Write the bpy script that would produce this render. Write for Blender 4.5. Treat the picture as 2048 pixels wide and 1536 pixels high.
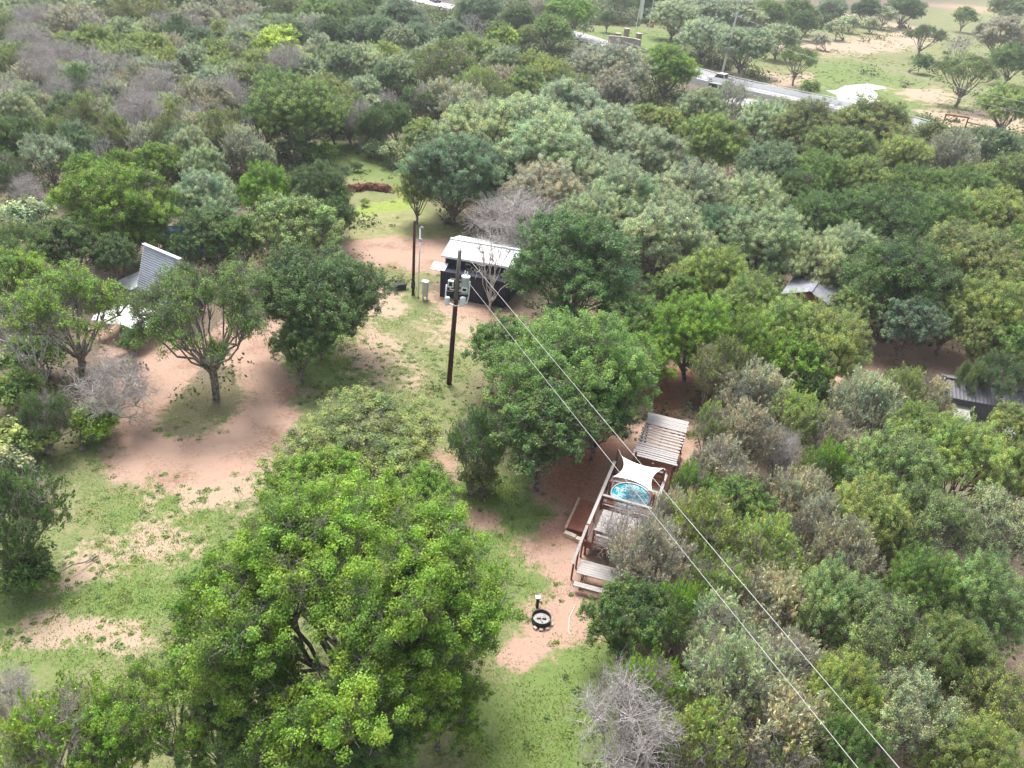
import bpy, math, numpy as np
from mathutils import Vector, Matrix, Euler
for o in list(bpy.data.objects): bpy.data.objects.remove(o)
S=bpy.context.scene; C=S.collection
# ---------------- camera ----------------
F=1615.; PIT=math.radians(31); ROL=math.radians(5); CH=27.0
fwd=np.array([0,math.cos(PIT),-math.sin(PIT)]); up0=np.array([0,math.sin(PIT),math.cos(PIT)]); r0=np.array([1.,0,0])
cr,sr=math.cos(ROL),math.sin(ROL)
cright=cr*r0+sr*up0; cup=-sr*r0+cr*up0
cam=bpy.data.cameras.new('camera'); co=bpy.data.objects.new('camera',cam); C.objects.link(co); S.camera=co
cam.sensor_width=36; cam.lens=36*F/2048; cam.clip_start=0.5; cam.clip_end=4000
M=Matrix([[cright[0],cup[0],-fwd[0],0],[cright[1],cup[1],-fwd[1],0],[cright[2],cup[2],-fwd[2],CH],[0,0,0,1]])
co.matrix_world=M
def at(px,py,z=0.):
    d=fwd+cright*(px-1024)/F-cup*(py-768)/F
    return np.array([0,0,CH])+d*((z-CH)/d[2])
def depth(p): return float((np.array(p)-[0,0,CH])@fwd)
# ---------------- light ----------------
SUN_EL=math.radians(64); SUN_AZ=math.radians(-25)      # azimuth from +Y toward +X
w=bpy.data.worlds.new('World'); S.world=w; w.use_nodes=True
nt=w.node_tree; bg=nt.nodes['Background']; sky=nt.nodes.new('ShaderNodeTexSky')
sky.sky_type='NISHITA'; sky.sun_disc=False; sky.sun_elevation=SUN_EL; sky.sun_rotation=SUN_AZ
sky.air_density=1.0; sky.dust_density=4.0; sky.ozone_density=1.0
hs=nt.nodes.new('ShaderNodeHueSaturation'); hs.inputs['Saturation'].default_value=0.45
nt.links.new(sky.outputs[0],hs.inputs['Color']); nt.links.new(hs.outputs[0],bg.inputs[0]); bg.inputs[1].default_value=0.15
L=bpy.data.lights.new('sun','SUN'); L.energy=2.8; L.angle=math.radians(22); L.color=(1,0.96,0.9)
lo=bpy.data.objects.new('sun',L); C.objects.link(lo)
sd=Vector((math.sin(SUN_AZ)*math.cos(SUN_EL),math.cos(SUN_AZ)*math.cos(SUN_EL),math.sin(SUN_EL)))
lo.rotation_euler=sd.to_track_quat('Z','Y').to_euler(); lo.location=(0,0,60)
S.view_settings.view_transform='Standard'; S.view_settings.look='None'; S.view_settings.gamma=1; S.view_settings.exposure=0.88
S.render.engine='CYCLES'
try:
    cy=S.cycles; cy.max_bounces=5; cy.diffuse_bounces=3; cy.glossy_bounces=2; cy.transmission_bounces=3; cy.transparent_max_bounces=4
except Exception: pass
# ---------------- materials ----------------
def newmat(name):
    m=bpy.data.materials.new(name); m.use_nodes=True; t=m.node_tree
    return m,t,t.nodes['Principled BSDF'],t.nodes.new,t.links.new
def mat(name,col,rough=.7,metal=0,var=.25,scale=6.,stretch=None,bump=0.0,spec=.3):
    m,t,b,N,K=newmat(name)
    tc=N('ShaderNodeTexCoord'); mp=N('ShaderNodeMapping'); mp.inputs['Scale'].default_value=stretch or (1,1,1)
    n=N('ShaderNodeTexNoise'); n.inputs['Scale'].default_value=scale; n.inputs['Detail'].default_value=6; n.inputs['Roughness'].default_value=.65
    K(tc.outputs['Object'],mp.inputs[0]); K(mp.outputs[0],n.inputs['Vector'])
    r=N('ShaderNodeValToRGB'); e=r.color_ramp.elements
    e[0].position=.3; e[1].position=.72
    e[0].color=(*[c*(1-var) for c in col],1); e[1].color=(*[min(1,c*(1+var)) for c in col],1)
    K(n.outputs[0],r.inputs[0]); K(r.outputs[0],b.inputs['Base Color'])
    b.inputs['Roughness'].default_value=rough; b.inputs['Metallic'].default_value=metal; b.inputs['Specular IOR Level'].default_value=spec
    if bump:
        bp=N('ShaderNodeBump'); bp.inputs['Strength'].default_value=bump; bp.inputs['Distance'].default_value=.03
        K(n.outputs[0],bp.inputs['Height']); K(bp.outputs[0],b.inputs['Normal'])
    return m
def leafmat(name,trans=.3):
    m,t,b,N,K=newmat(name)
    oi=N('ShaderNodeObjectInfo'); at_=N('ShaderNodeAttribute'); at_.attribute_name='tint'
    r=N('ShaderNodeValToRGB'); e=r.color_ramp.elements
    e[0].color=(.36,.44,.48,1); e[1].color=(1.75,1.70,1.30,1); e[0].position=0; e[1].position=1
    mx=N('ShaderNodeMix'); mx.data_type='RGBA'; mx.blend_type='MULTIPLY'; mx.inputs[0].default_value=1
    K(at_.outputs['Fac'],r.inputs[0]); K(oi.outputs['Color'],mx.inputs[6]); K(r.outputs[0],mx.inputs[7])
    tc=N('ShaderNodeTexCoord'); nz=N('ShaderNodeTexNoise'); nz.inputs['Scale'].default_value=.9; nz.inputs['Detail'].default_value=3; K(tc.outputs['Object'],nz.inputs['Vector'])
    r2=N('ShaderNodeValToRGB'); e2=r2.color_ramp.elements; e2[0].position=.36; e2[1].position=.64; e2[0].color=(1.20,1.03,.95,1); e2[1].color=(.86,1.0,1.0,1); K(nz.outputs[0],r2.inputs[0])
    m2=N('ShaderNodeMix'); m2.data_type='RGBA'; m2.blend_type='MULTIPLY'; m2.inputs[0].default_value=1; K(mx.outputs[2],m2.inputs[6]); K(r2.outputs[0],m2.inputs[7]); mx=m2
    K(mx.outputs[2],b.inputs['Base Color']); b.inputs['Roughness'].default_value=.5; b.inputs['Specular IOR Level'].default_value=.35
    tr=N('ShaderNodeBsdfTranslucent'); K(mx.outputs[2],tr.inputs[0]); ms=N('ShaderNodeMixShader'); ms.inputs[0].default_value=trans
    K(b.outputs[0],ms.inputs[1]); K(tr.outputs[0],ms.inputs[2]); K(ms.outputs[0],t.nodes['Material Output'].inputs[0])
    return m
def barkmat(name,dark,light):
    m,t,b,N,K=newmat(name)
    tc=N('ShaderNodeTexCoord'); n=N('ShaderNodeTexNoise'); n.inputs['Scale'].default_value=5; n.inputs['Detail'].default_value=8
    K(tc.outputs['Object'],n.inputs['Vector']); r=N('ShaderNodeValToRGB'); e=r.color_ramp.elements
    e[0].position=.35; e[1].position=.65; e[0].color=(*dark,1); e[1].color=(*light,1)
    K(n.outputs[0],r.inputs[0]); K(r.outputs[0],b.inputs['Base Color']); b.inputs['Roughness'].default_value=.9; b.inputs['Specular IOR Level'].default_value=.2
    return m
LEAF=leafmat('leaves',.38); NEEDLE=leafmat('juniper_needles',.25)
BARK=barkmat('oak_bark',(.07,.058,.048),(.34,.31,.28)); JBARK=barkmat('juniper_bark',(.20,.165,.145),(.50,.455,.42)); DEAD=barkmat('dead_wood',(.31,.28,.265),(.62,.58,.565))
# ---------------- mesh helpers ----------------
def link(o,parent=None):
    C.objects.link(o)
    if parent is not None: o.parent=parent
    return o
def tag(o,label,cat,group=None,kind=None):
    if label: o['label']=label
    if cat: o['category']=cat
    if group: o['group']=group
    if kind: o['kind']=kind
    return o
def empty(name,loc,rz=0,label=None,cat=None,group=None):
    o=bpy.data.objects.new(name,None); o.empty_display_size=.3; link(o); o.location=loc; o.rotation_euler=(0,0,rz)
    return tag(o,label,cat,group)
class MB:
    def __init__(s): s.v=[];s.f=[]
    def box(s,c,d,rz=0,rx=0,ry=0):
        R=Euler((rx,ry,rz)).to_matrix(); k=len(s.v)
        for x,y,z in [(-1,-1,-1),(1,-1,-1),(1,1,-1),(-1,1,-1),(-1,-1,1),(1,-1,1),(1,1,1),(-1,1,1)]:
            s.v.append(tuple(R@Vector((x*d[0]/2,y*d[1]/2,z*d[2]/2))+Vector(c)))
        for q in [(0,3,2,1),(4,5,6,7),(0,1,5,4),(1,2,6,5),(2,3,7,6),(3,0,4,7)]: s.f.append(tuple(k+i for i in q))
        return s
    def beam(s,a,b,wd,h=None):
        a=Vector(a);b=Vector(b);h=h or wd;d=(b-a);l=d.length
        q=d.to_track_quat('X','Z').to_matrix();k=len(s.v);c=(a+b)/2
        for x,y,z in [(-1,-1,-1),(1,-1,-1),(1,1,-1),(-1,1,-1),(-1,-1,1),(1,-1,1),(1,1,1),(-1,1,1)]:
            s.v.append(tuple(q@Vector((x*l/2,y*wd/2,z*h/2))+c))
        for f in [(0,3,2,1),(4,5,6,7),(0,1,5,4),(1,2,6,5),(2,3,7,6),(3,0,4,7)]: s.f.append(tuple(k+i for i in f))
        return s
    def tube(s,pts,rad,n=8,cap=True):
        pts=[Vector(p) for p in pts]
        if not hasattr(rad,'__len__'): rad=[rad]*len(pts)
        k0=len(s.v)
        for i,p in enumerate(pts):
            d=(pts[min(i+1,len(pts)-1)]-pts[max(i-1,0)]).normalized()
            u=d.orthogonal().normalized() if i==0 else (pu-d*pu.dot(d)).normalized(); pu=u; v=d.cross(u)
            for j in range(n):
                a=2*math.pi*j/n; s.v.append(tuple(p+(u*math.cos(a)+v*math.sin(a))*rad[i]))
        for i in range(len(pts)-1):
            for j in range(n):
                a=k0+i*n+j;b=k0+i*n+(j+1)%n; s.f.append((a,b,b+n,a+n))
        if cap:
            s.f.append(tuple(k0+j for j in reversed(range(n)))); s.f.append(tuple(k0+(len(pts)-1)*n+j for j in range(n)))
        return s
    def prism(s,poly,axis,a,b):
        # poly in the plane orthogonal to axis, extruded from a to b
        k=len(s.v);n=len(poly)
        for t in (a,b):
            for u,v in poly: s.v.append({'x':(t,u,v),'y':(u,t,v),'z':(u,v,t)}[axis])
        s.f.append(tuple(range(k,k+n))[::-1]); s.f.append(tuple(range(k+n,k+2*n)))
        for i in range(n): s.f.append((k+i,k+(i+1)%n,k+n+(i+1)%n,k+n+i))
        return s
    def sheet(s,rows):
        k=len(s.v);m=len(rows[0])
        for r in rows: s.v+= [tuple(p) for p in r]
        for i in range(len(rows)-1):
            for j in range(m-1): s.f.append((k+i*m+j,k+i*m+j+1,k+(i+1)*m+j+1,k+(i+1)*m+j))
        return s
    def build(s,name,m,parent=None,smooth=False,bevel=0):
        me=bpy.data.meshes.new(name); me.from_pydata(s.v,[],s.f); me.update()
        import bmesh
        bm=bmesh.new(); bm.from_mesh(me); bmesh.ops.recalc_face_normals(bm,faces=bm.faces)
        if bevel: bmesh.ops.bevel(bm,geom=bm.edges[:],offset=bevel,segments=2,profile=.7,affect='EDGES')
        bm.to_mesh(me); bm.free(); me.materials.append(m)
        if smooth: me.polygons.foreach_set('use_smooth',[True]*len(me.polygons))
        return link(bpy.data.objects.new(name,me),parent)
def npmesh(name,V,Fa,m,tint=None,smooth=False,attrs=None):
    me=bpy.data.meshes.new(name); V=np.asarray(V,dtype=np.float32); Fa=np.asarray(Fa,dtype=np.int32)
    n,k=Fa.shape
    me.vertices.add(len(V)); me.vertices.foreach_set('co',V.ravel())
    me.loops.add(n*k); me.loops.foreach_set('vertex_index',Fa.ravel())
    me.polygons.add(n); me.polygons.foreach_set('loop_start',np.arange(0,n*k,k,dtype=np.int32))
    try: me.polygons.foreach_set('loop_total',np.full(n,k,dtype=np.int32))
    except Exception: pass
    if smooth: me.polygons.foreach_set('use_smooth',np.ones(n,dtype=bool))
    al=dict(attrs or {})
    if tint is not None: al['tint']=tint
    for a,val in al.items():
        at_=me.attributes.new(a,'FLOAT','POINT'); at_.data.foreach_set('value',np.asarray(val,dtype=np.float32))
    me.update(); me.validate(); me.materials.append(m); return me
def quads(c,n,l,wd,rng):
    """rhombic leaf faces"""
    N=len(c); n=n/np.linalg.norm(n,axis=1,keepdims=True); r=rng.normal(size=(N,3))
    t=np.cross(n,r); t/=np.linalg.norm(t,axis=1,keepdims=True)+1e-9; b=np.cross(n,t)
    l=np.asarray(l).reshape(-1,1); wd=np.asarray(wd).reshape(-1,1)
    V=np.stack([c-t*l,c-b*wd+t*l*.1,c+t*l,c+b*wd+t*l*.1],1).reshape(-1,3)
    return V,np.arange(N*4).reshape(N,4)
def tubes(a,b,ra,rb,n=5):
    """many frusta at once"""
    d=b-a; ln=np.linalg.norm(d,axis=1,keepdims=True)+1e-9; d=d/ln
    h=np.where(np.abs(d[:,2:3])>.9,np.array([[1.,0,0]]),np.array([[0,0,1.]])); u=np.cross(d,h); u/=np.linalg.norm(u,axis=1,keepdims=True)+1e-9; v=np.cross(d,u)
    an=np.arange(n)*2*math.pi/n; cs=np.cos(an)[None,:,None]; sn=np.sin(an)[None,:,None]
    ring=u[:,None]*cs+v[:,None]*sn; e=d*np.minimum(ra,rb).reshape(-1,1)*.5
    V=np.concatenate([(a-e)[:,None]+ring*ra.reshape(-1,1,1),(b+e)[:,None]+ring*rb.reshape(-1,1,1)],1)
    N=len(a); base=(np.arange(N)*2*n)[:,None,None]; j=np.arange(n); q=np.stack([j,(j+1)%n,(j+1)%n+n,j+n],1)[None]
    return V.reshape(-1,3),(base+q).reshape(-1,4)
def grow(rng,R,V,zc,nl,ntip,lrad=.42,stems=1,low=-.25,droop=0,spread=.62,wig=.12,sparse=0):
    """skeleton: returns edges (a,b,ra,rb) and tips (pos, lobe radius, lobe id)"""
    nodes=[];par=[]
    def add(p,q): nodes.append(np.array(p,float));par.append(q);return len(nodes)-1
    fork=max(zc-V*1.0,.5)*(.75 if stems==1 else .15)
    roots=[]
    for s in range(stems):
        off=rng.normal(size=2)*(0.05 if stems==1 else .35)
        i=add((off[0],off[1],-.15),-1); lean=rng.normal(size=2)*.08*fork+off*(0 if stems==1 else 2)
        k=5 if stems==1 else 3
        for t in range(1,k): i=add((off[0]+lean[0]*t/k+rng.normal()*.04*R*.3,off[1]+lean[1]*t/k+rng.normal()*.04*R*.3,-.15+(fork+.15)*t/(k-1)),i)
        roots.append(i)
    tips=[];g=math.pi*(3-5**.5)
    for li in range(nl):
        u=low+(1-low)*(li+.5)/nl; u=min(.98,max(low,u+rng.normal()*.05)); th=li*g+rng.normal()*.25; rr=math.sqrt(max(0,1-u*u))
        sc=spread*rng.uniform(.8,1.12); c=np.array([R*sc*rr*math.cos(th),R*sc*rr*math.sin(th),zc+V*(sc+.05)*u-droop*rr*V])
        lr=lrad*R*rng.uniform(.72,1.2)*(1 if rng.random()>sparse else .6)
        r=roots[rng.integers(len(roots))]; p0=nodes[r]; i=r; ctrl=p0*.5+c*.5+np.array([0,0,-.12*np.linalg.norm(c-p0)]) if u>.1 else p0*.5+c*.5+np.array([0,0,.12*R])
        ids=[r]
        for t in (.2,.4,.6,.8,1.):
            p=(1-t)**2*p0+2*t*(1-t)*ctrl+t*t*c+rng.normal(size=3)*wig*R*.28*(1 if t<1 else .3); i=add(p,i); ids.append(i)
        for k in range(ntip):
            v=rng.normal(size=3); v/=np.linalg.norm(v)
            if v[2]<-.25: v[2]*=-1
            tp=c+v*lr*np.array([1,1,.72])*rng.uniform(.55,1.05)
            q=ids[-1] if rng.random()<.6 else ids[-2]
            p0b=nodes[q]; j=q
            for t in (.4,.75,1.):
                p=p0b*(1-t)+tp*t+rng.normal(size=3)*.05*lr*(2 if t<1 else 0)+np.array([0,0,.12*lr*math.sin(t*3.14)]); j=add(p,j)
            tips.append((j,tp,lr,li,v))
    nodes=np.array(nodes);par=np.array(par);wt=np.zeros(len(nodes))
    for t in tips: wt[t[0]]+=1
    for i in range(len(nodes)-1,-1,-1):
        if par[i]>=0: wt[par[i]]+=wt[i]
    wt=np.maximum(wt,1)
    return nodes,par,wt,tips
def skel_mesh(nodes,par,wt,r0,tipr,ex=.5):
    idx=np.where(par>=0)[0]; rad=tipr*(wt**ex); rad*= min(1.,1e9); mx=rad.max(); rad=tipr+(rad-tipr)*(r0-tipr)/max(mx-tipr,1e-6)
    return tubes(nodes[par[idx]],nodes[idx],rad[par[idx]]*1.0,rad[idx],6)
def twigs(rng,tips,num,ln,rad,up=.4):
    A=[];B=[];ra=[];rb=[]
    for (j,tp,lr,li,v) in tips:
        d=rng.normal(size=(num,3))+v*1.1+np.array([0,0,up]); d/=np.linalg.norm(d,axis=1,keepdims=True)
        l=ln*rng.uniform(.4,1.2,size=(num,1)); a=np.repeat(tp[None],num,0)+rng.normal(size=(num,3))*.08
        m=a+d*l*.5; b=m+(d+rng.normal(size=(num,3))*.45)*l*.5; d2=d+rng.normal(size=(num,3))*.7; c=m+d2*l*.35
        for x,y,p,q in ((a,m,1,.7),(m,b,.7,.35),(m,c,.6,.35)):
            A.append(x);B.append(y);ra.append(np.full(num,rad*p));rb.append(np.full(num,rad*q))
    return tubes(np.concatenate(A),np.concatenate(B),np.concatenate(ra),np.concatenate(rb),3)
def join(*parts):
    V=[];Fs=[];k=0
    for v,f in parts: V.append(v);Fs.append(f+k);k+=len(v)
    return np.concatenate(V),np.concatenate(Fs)
def oak_meshes(seed,R=5,V=3.0,zc=5.0,nl=16,ntip=22,per=170,ls=.085,r0=.26,low=-.3,lrad=.4,tw=5,stems=1,spread=.62,sparse=0,bark=None,droop=0,tuft=.30):
    rng=np.random.default_rng(seed)
    nodes,par,wt,tips=grow(rng,R,V,zc,nl,ntip,lrad,stems,low,droop,spread,sparse=sparse)
    bm=join(skel_mesh(nodes,par,wt,r0,.013),twigs(rng,tips,tw+2,.62*R/5,.012))
    P=[];T=[];Nn=[]
    lobet=rng.uniform(.25,.6,size=nl)
    for (j,tp,lr,li,v) in tips:
        k=rng.integers(3,6); n=int(per*rng.uniform(.6,1.3))
        sub=tp+rng.normal(size=(k,3))*lr*.26*np.array([1,1,.8]); st=rng.uniform(-.25,.3,size=k); st01=rng.random((k,1)); w_=rng.integers(0,k,size=n)
        dd=rng.normal(size=(n,3)); dd/=np.linalg.norm(dd,axis=1,keepdims=True); rr=rng.random((n,1))**.45
        p=sub[w_]+dd*rr*tuft*R/5*np.array([1,1,.8])+(v*.5+np.array([0,0,.7]))*(rng.random((n,1))**2*tuft*1.1*R/5)*st01[w_]
        P.append(p); T.append(lobet[li]+st[w_]+rng.normal(size=n)*.16)
        Nn.append(dd*.5+np.array([0,0,.75])+v*.3+rng.normal(size=(n,3))*.55)
    P=np.concatenate(P);T=np.clip(np.concatenate(T),0,1);Nn=np.concatenate(Nn); keep=P[:,2]>.25; P=P[keep];T=T[keep];Nn=Nn[keep]
    l=ls*rng.uniform(.6,1.3,size=len(P)); v,f=quads(P,Nn,l,l*.62,rng)
    return npmesh('trunk',*bm,bark or BARK),npmesh('crown',v,f,LEAF,tint=np.repeat(T,4))
def juniper_meshes(seed,R=3,V=2.6,zc=3.2,nl=16,ntip=16,per=95,r0=.16,tw=9,fill=.75):
    rng=np.random.default_rng(seed)
    nodes,par,wt,tips=grow(rng,R,V,zc,nl,ntip,.42,3,-.5,0,.62,wig=.1)
    bm=join(skel_mesh(nodes,par,wt,r0,.011),twigs(rng,tips,tw,.6,.0085))
    P=[];T=[];D=[]
    lobet=rng.uniform(.25,.65,size=nl)
    for (j,tp,lr,li,v) in tips:
        if rng.random()>fill: continue
        k=rng.integers(3,6); n=int(per*rng.uniform(.5,1.3)); sub=tp+rng.normal(size=(k,3))*lr*.22+v*lr*.1; ax=v*.6+np.array([0,0,.8])+rng.normal(size=(k,3))*.35; w_=rng.integers(0,k,size=n)
        ax/=np.linalg.norm(ax,axis=1,keepdims=True); t=rng.random((n,1)); p=sub[w_]+ax[w_]*(t-.25)*.5+rng.normal(size=(n,3))*.11*(1.15-t)
        P.append(p);D.append(ax[w_]+rng.normal(size=(n,3))*.45);T.append(lobet[li]+t[:,0]*.35-.15+rng.normal(size=n)*.14)
    P=np.concatenate(P);T=np.clip(np.concatenate(T),0,1);D=np.concatenate(D);D/=np.linalg.norm(D,axis=1,keepdims=True)
    n=len(P); s=np.cross(D,rng.normal(size=(n,3))); s/=np.linalg.norm(s,axis=1,keepdims=True); l=rng.uniform(.07,.14,size=(n,1)); wd=l*.32
    v=np.stack([P-D*l,P-s*wd,P+D*l,P+s*wd],1).reshape(-1,3); f=np.arange(n*4).reshape(n,4)
    return npmesh('trunk',*bm,JBARK),npmesh('crown',v,f,NEEDLE,tint=np.repeat(T,4))
def dead_meshes(seed,R=3,V=2.6,zc=3.6,nl=12,ntip=15,r0=.15,tw=12,low=-.2,lean=None,twr=.011):
    rng=np.random.default_rng(seed)
    nodes,par,wt,tips=grow(rng,R,V,zc,nl,ntip,.42,1,low,0,.66,wig=.2)
    n0=len(nodes); big=skel_mesh(nodes,par,wt,r0,.013); t=twigs(rng,tips,tw,.75,twr,.3); t2=twigs(rng,tips,tw//2,.4,twr*.8,.1)
    return npmesh('trunk',*big,DEAD),npmesh('branches',*join(t,t2),DEAD)
BUILD={
 'hero':lambda:[oak_meshes(101,R=5.7,V=3.6,zc=5.4,nl=28,ntip=30,per=600,ls=.042,r0=.38,low=-.35,lrad=.25,tw=6,tuft=.25,spread=.76)],
 'o':lambda:[oak_meshes(11,nl=26,ntip=19,per=299,ls=.058,lrad=.30,spread=.70,low=-.5,zc=4.6,V=3.2),oak_meshes(12,nl=22,ntip=22,per=286,ls=.058,lrad=.34,low=-.45,zc=4.5,V=3.3,spread=.68),oak_meshes(13,nl=32,ntip=16,per=292,ls=.058,lrad=.27,V=3.6,zc=4.6,spread=.72,low=-.55),oak_meshes(14,nl=20,ntip=24,per=279,ls=.058,lrad=.36,V=3.1,zc=4.4,low=-.4,spread=.68)],
 'p':lambda:[oak_meshes(21,nl=15,ntip=16,per=120,ls=.065,lrad=.26,V=2.5,low=-.1,tw=9,spread=.72,r0=.24,zc=5.0),oak_meshes(22,nl=18,ntip=15,per=105,ls=.065,lrad=.25,V=2.6,low=-.15,tw=9,spread=.74)],
 'q':lambda:[oak_meshes(23,nl=24,ntip=16,per=120,ls=.055,lrad=.23,V=2.2,low=-.55,tw=10,spread=.78,r0=.30,zc=4.6,sparse=.5)],
 'm':lambda:[oak_meshes(31,R=3,V=2.4,zc=3.6,nl=14,ntip=15,per=210,ls=.055,lrad=.36,r0=.16,tuft=.36,low=-.5,spread=.68),oak_meshes(32,R=3,V=2.1,zc=3.4,nl=16,ntip=14,per=205,ls=.055,lrad=.33,r0=.16,tuft=.36,low=-.5,spread=.7)],
 'j':lambda:[juniper_meshes(41),juniper_meshes(42,V=3.0,zc=3.6,nl=18),juniper_meshes(43,R=3,V=2.2,zc=2.9,fill=.6,tw=12)],
 'd':lambda:[dead_meshes(51,nl=9,ntip=10,tw=2),dead_meshes(52,nl=11,ntip=9,V=3.0,zc=4.0,tw=2)],
 'f':lambda:[dead_meshes(53,nl=11,ntip=28,tw=5,R=3,V=2.5,zc=3.2,twr=.009,low=-.45),dead_meshes(54,nl=14,ntip=22,tw=5,R=3,V=2.3,zc=3.0,twr=.009,low=-.5)],
 's':lambda:[oak_meshes(61,R=1,V=.7,zc=.7,nl=8,ntip=9,per=60,ls=.06,r0=.04,low=-.2,lrad=.42,tw=3,stems=3,tuft=.9)],
 'w':lambda:[oak_meshes(71,R=4,V=4.2,zc=4.6,nl=20,ntip=18,per=160,ls=.09,low=-.6,lrad=.3,droop=.15,spread=.66,tuft=.45)],
}
DIM={'hero':(5.7,5.4),'o':(5,5.0),'p':(5,5.0),'q':(5,5.0),'m':(3,3.5),'j':(3,3.3),'d':(3,3.8),'f':(3,3.4),'s':(1,.7),'w':(4,4.6)}
LIB={}
def lib(k):
    if k not in LIB: LIB[k]=BUILD[k]()
    return LIB[k]
TONE={'G':(.225,.385,.055),'M':(.195,.315,.090),'D':(.130,.230,.075),'Y':(.335,.430,.145),'W':(.48,.64,.13),'S':(.425,.510,.355),'L':(.280,.390,.170),'B':(.225,.335,.210),'O':(.260,.325,.125),'R':(.430,.435,.370)}
trng=np.random.default_rng(5)
NAME={'hero':'oak_tree','o':'oak_tree','p':'oak_tree','q':'oak_tree','m':'oak_tree','j':'juniper_tree','d':'dead_tree','f':'dead_tree','s':'shrub','w':'willow_tree'}
CAT={'s':'shrub'}
GRP={'oak_tree':'live oaks of the ranch woods','juniper_tree':'junipers of the ranch woods','dead_tree':'dead grey trees among the woods','shrub':'shrubs and bushes'}
TREES=[]
def tree(cx,cy,rp,kind,tone='M',label=None,var=None,hs=1.0,rot=None,lean=None,lod=None):
    R0,z0=DIM[kind]; zc=z0*.8
    for _ in range(8):
        p=at(cx,cy,zc); R=rp*depth(p)/F
        if kind=='s': zc=R*.7*hs
        else: zc=max(z0*(.45+.55*R/R0),0.4)*hs; zc=min(zc,6.4*hs)
    ms=lib(kind); v=trng.integers(len(ms)) if var is None else var; tr_,cr_=ms[v]
    g=empty(NAME[kind],(p[0],p[1],0),0)
    e=trng.uniform(.95,1.08)
    for me,nm in ((tr_,tr_.name.split('.')[0]),(cr_,cr_.name.split('.')[0])):
        if kind=='s': nm={'trunk':'stem','crown':'foliage'}[nm]
        o=bpy.data.objects.new(nm,me); link(o,g)
        c=np.array(TONE.get(tone,(.4,.4,.4)))*trng.uniform(.9,1.1)*np.array([trng.uniform(.93,1.07),1,trng.uniform(.9,1.1)])
        o.color=(*c,1)
    g.scale=(R/R0*e,R/R0/e,zc/z0); g.rotation_euler=(*(lean or (0,0)),trng.uniform(0,6.28) if rot is None else rot)
    TREES.append(dict(o=g,x=cx,y=cy,r=rp,k=kind,t=tone,label=label)); return g
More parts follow.
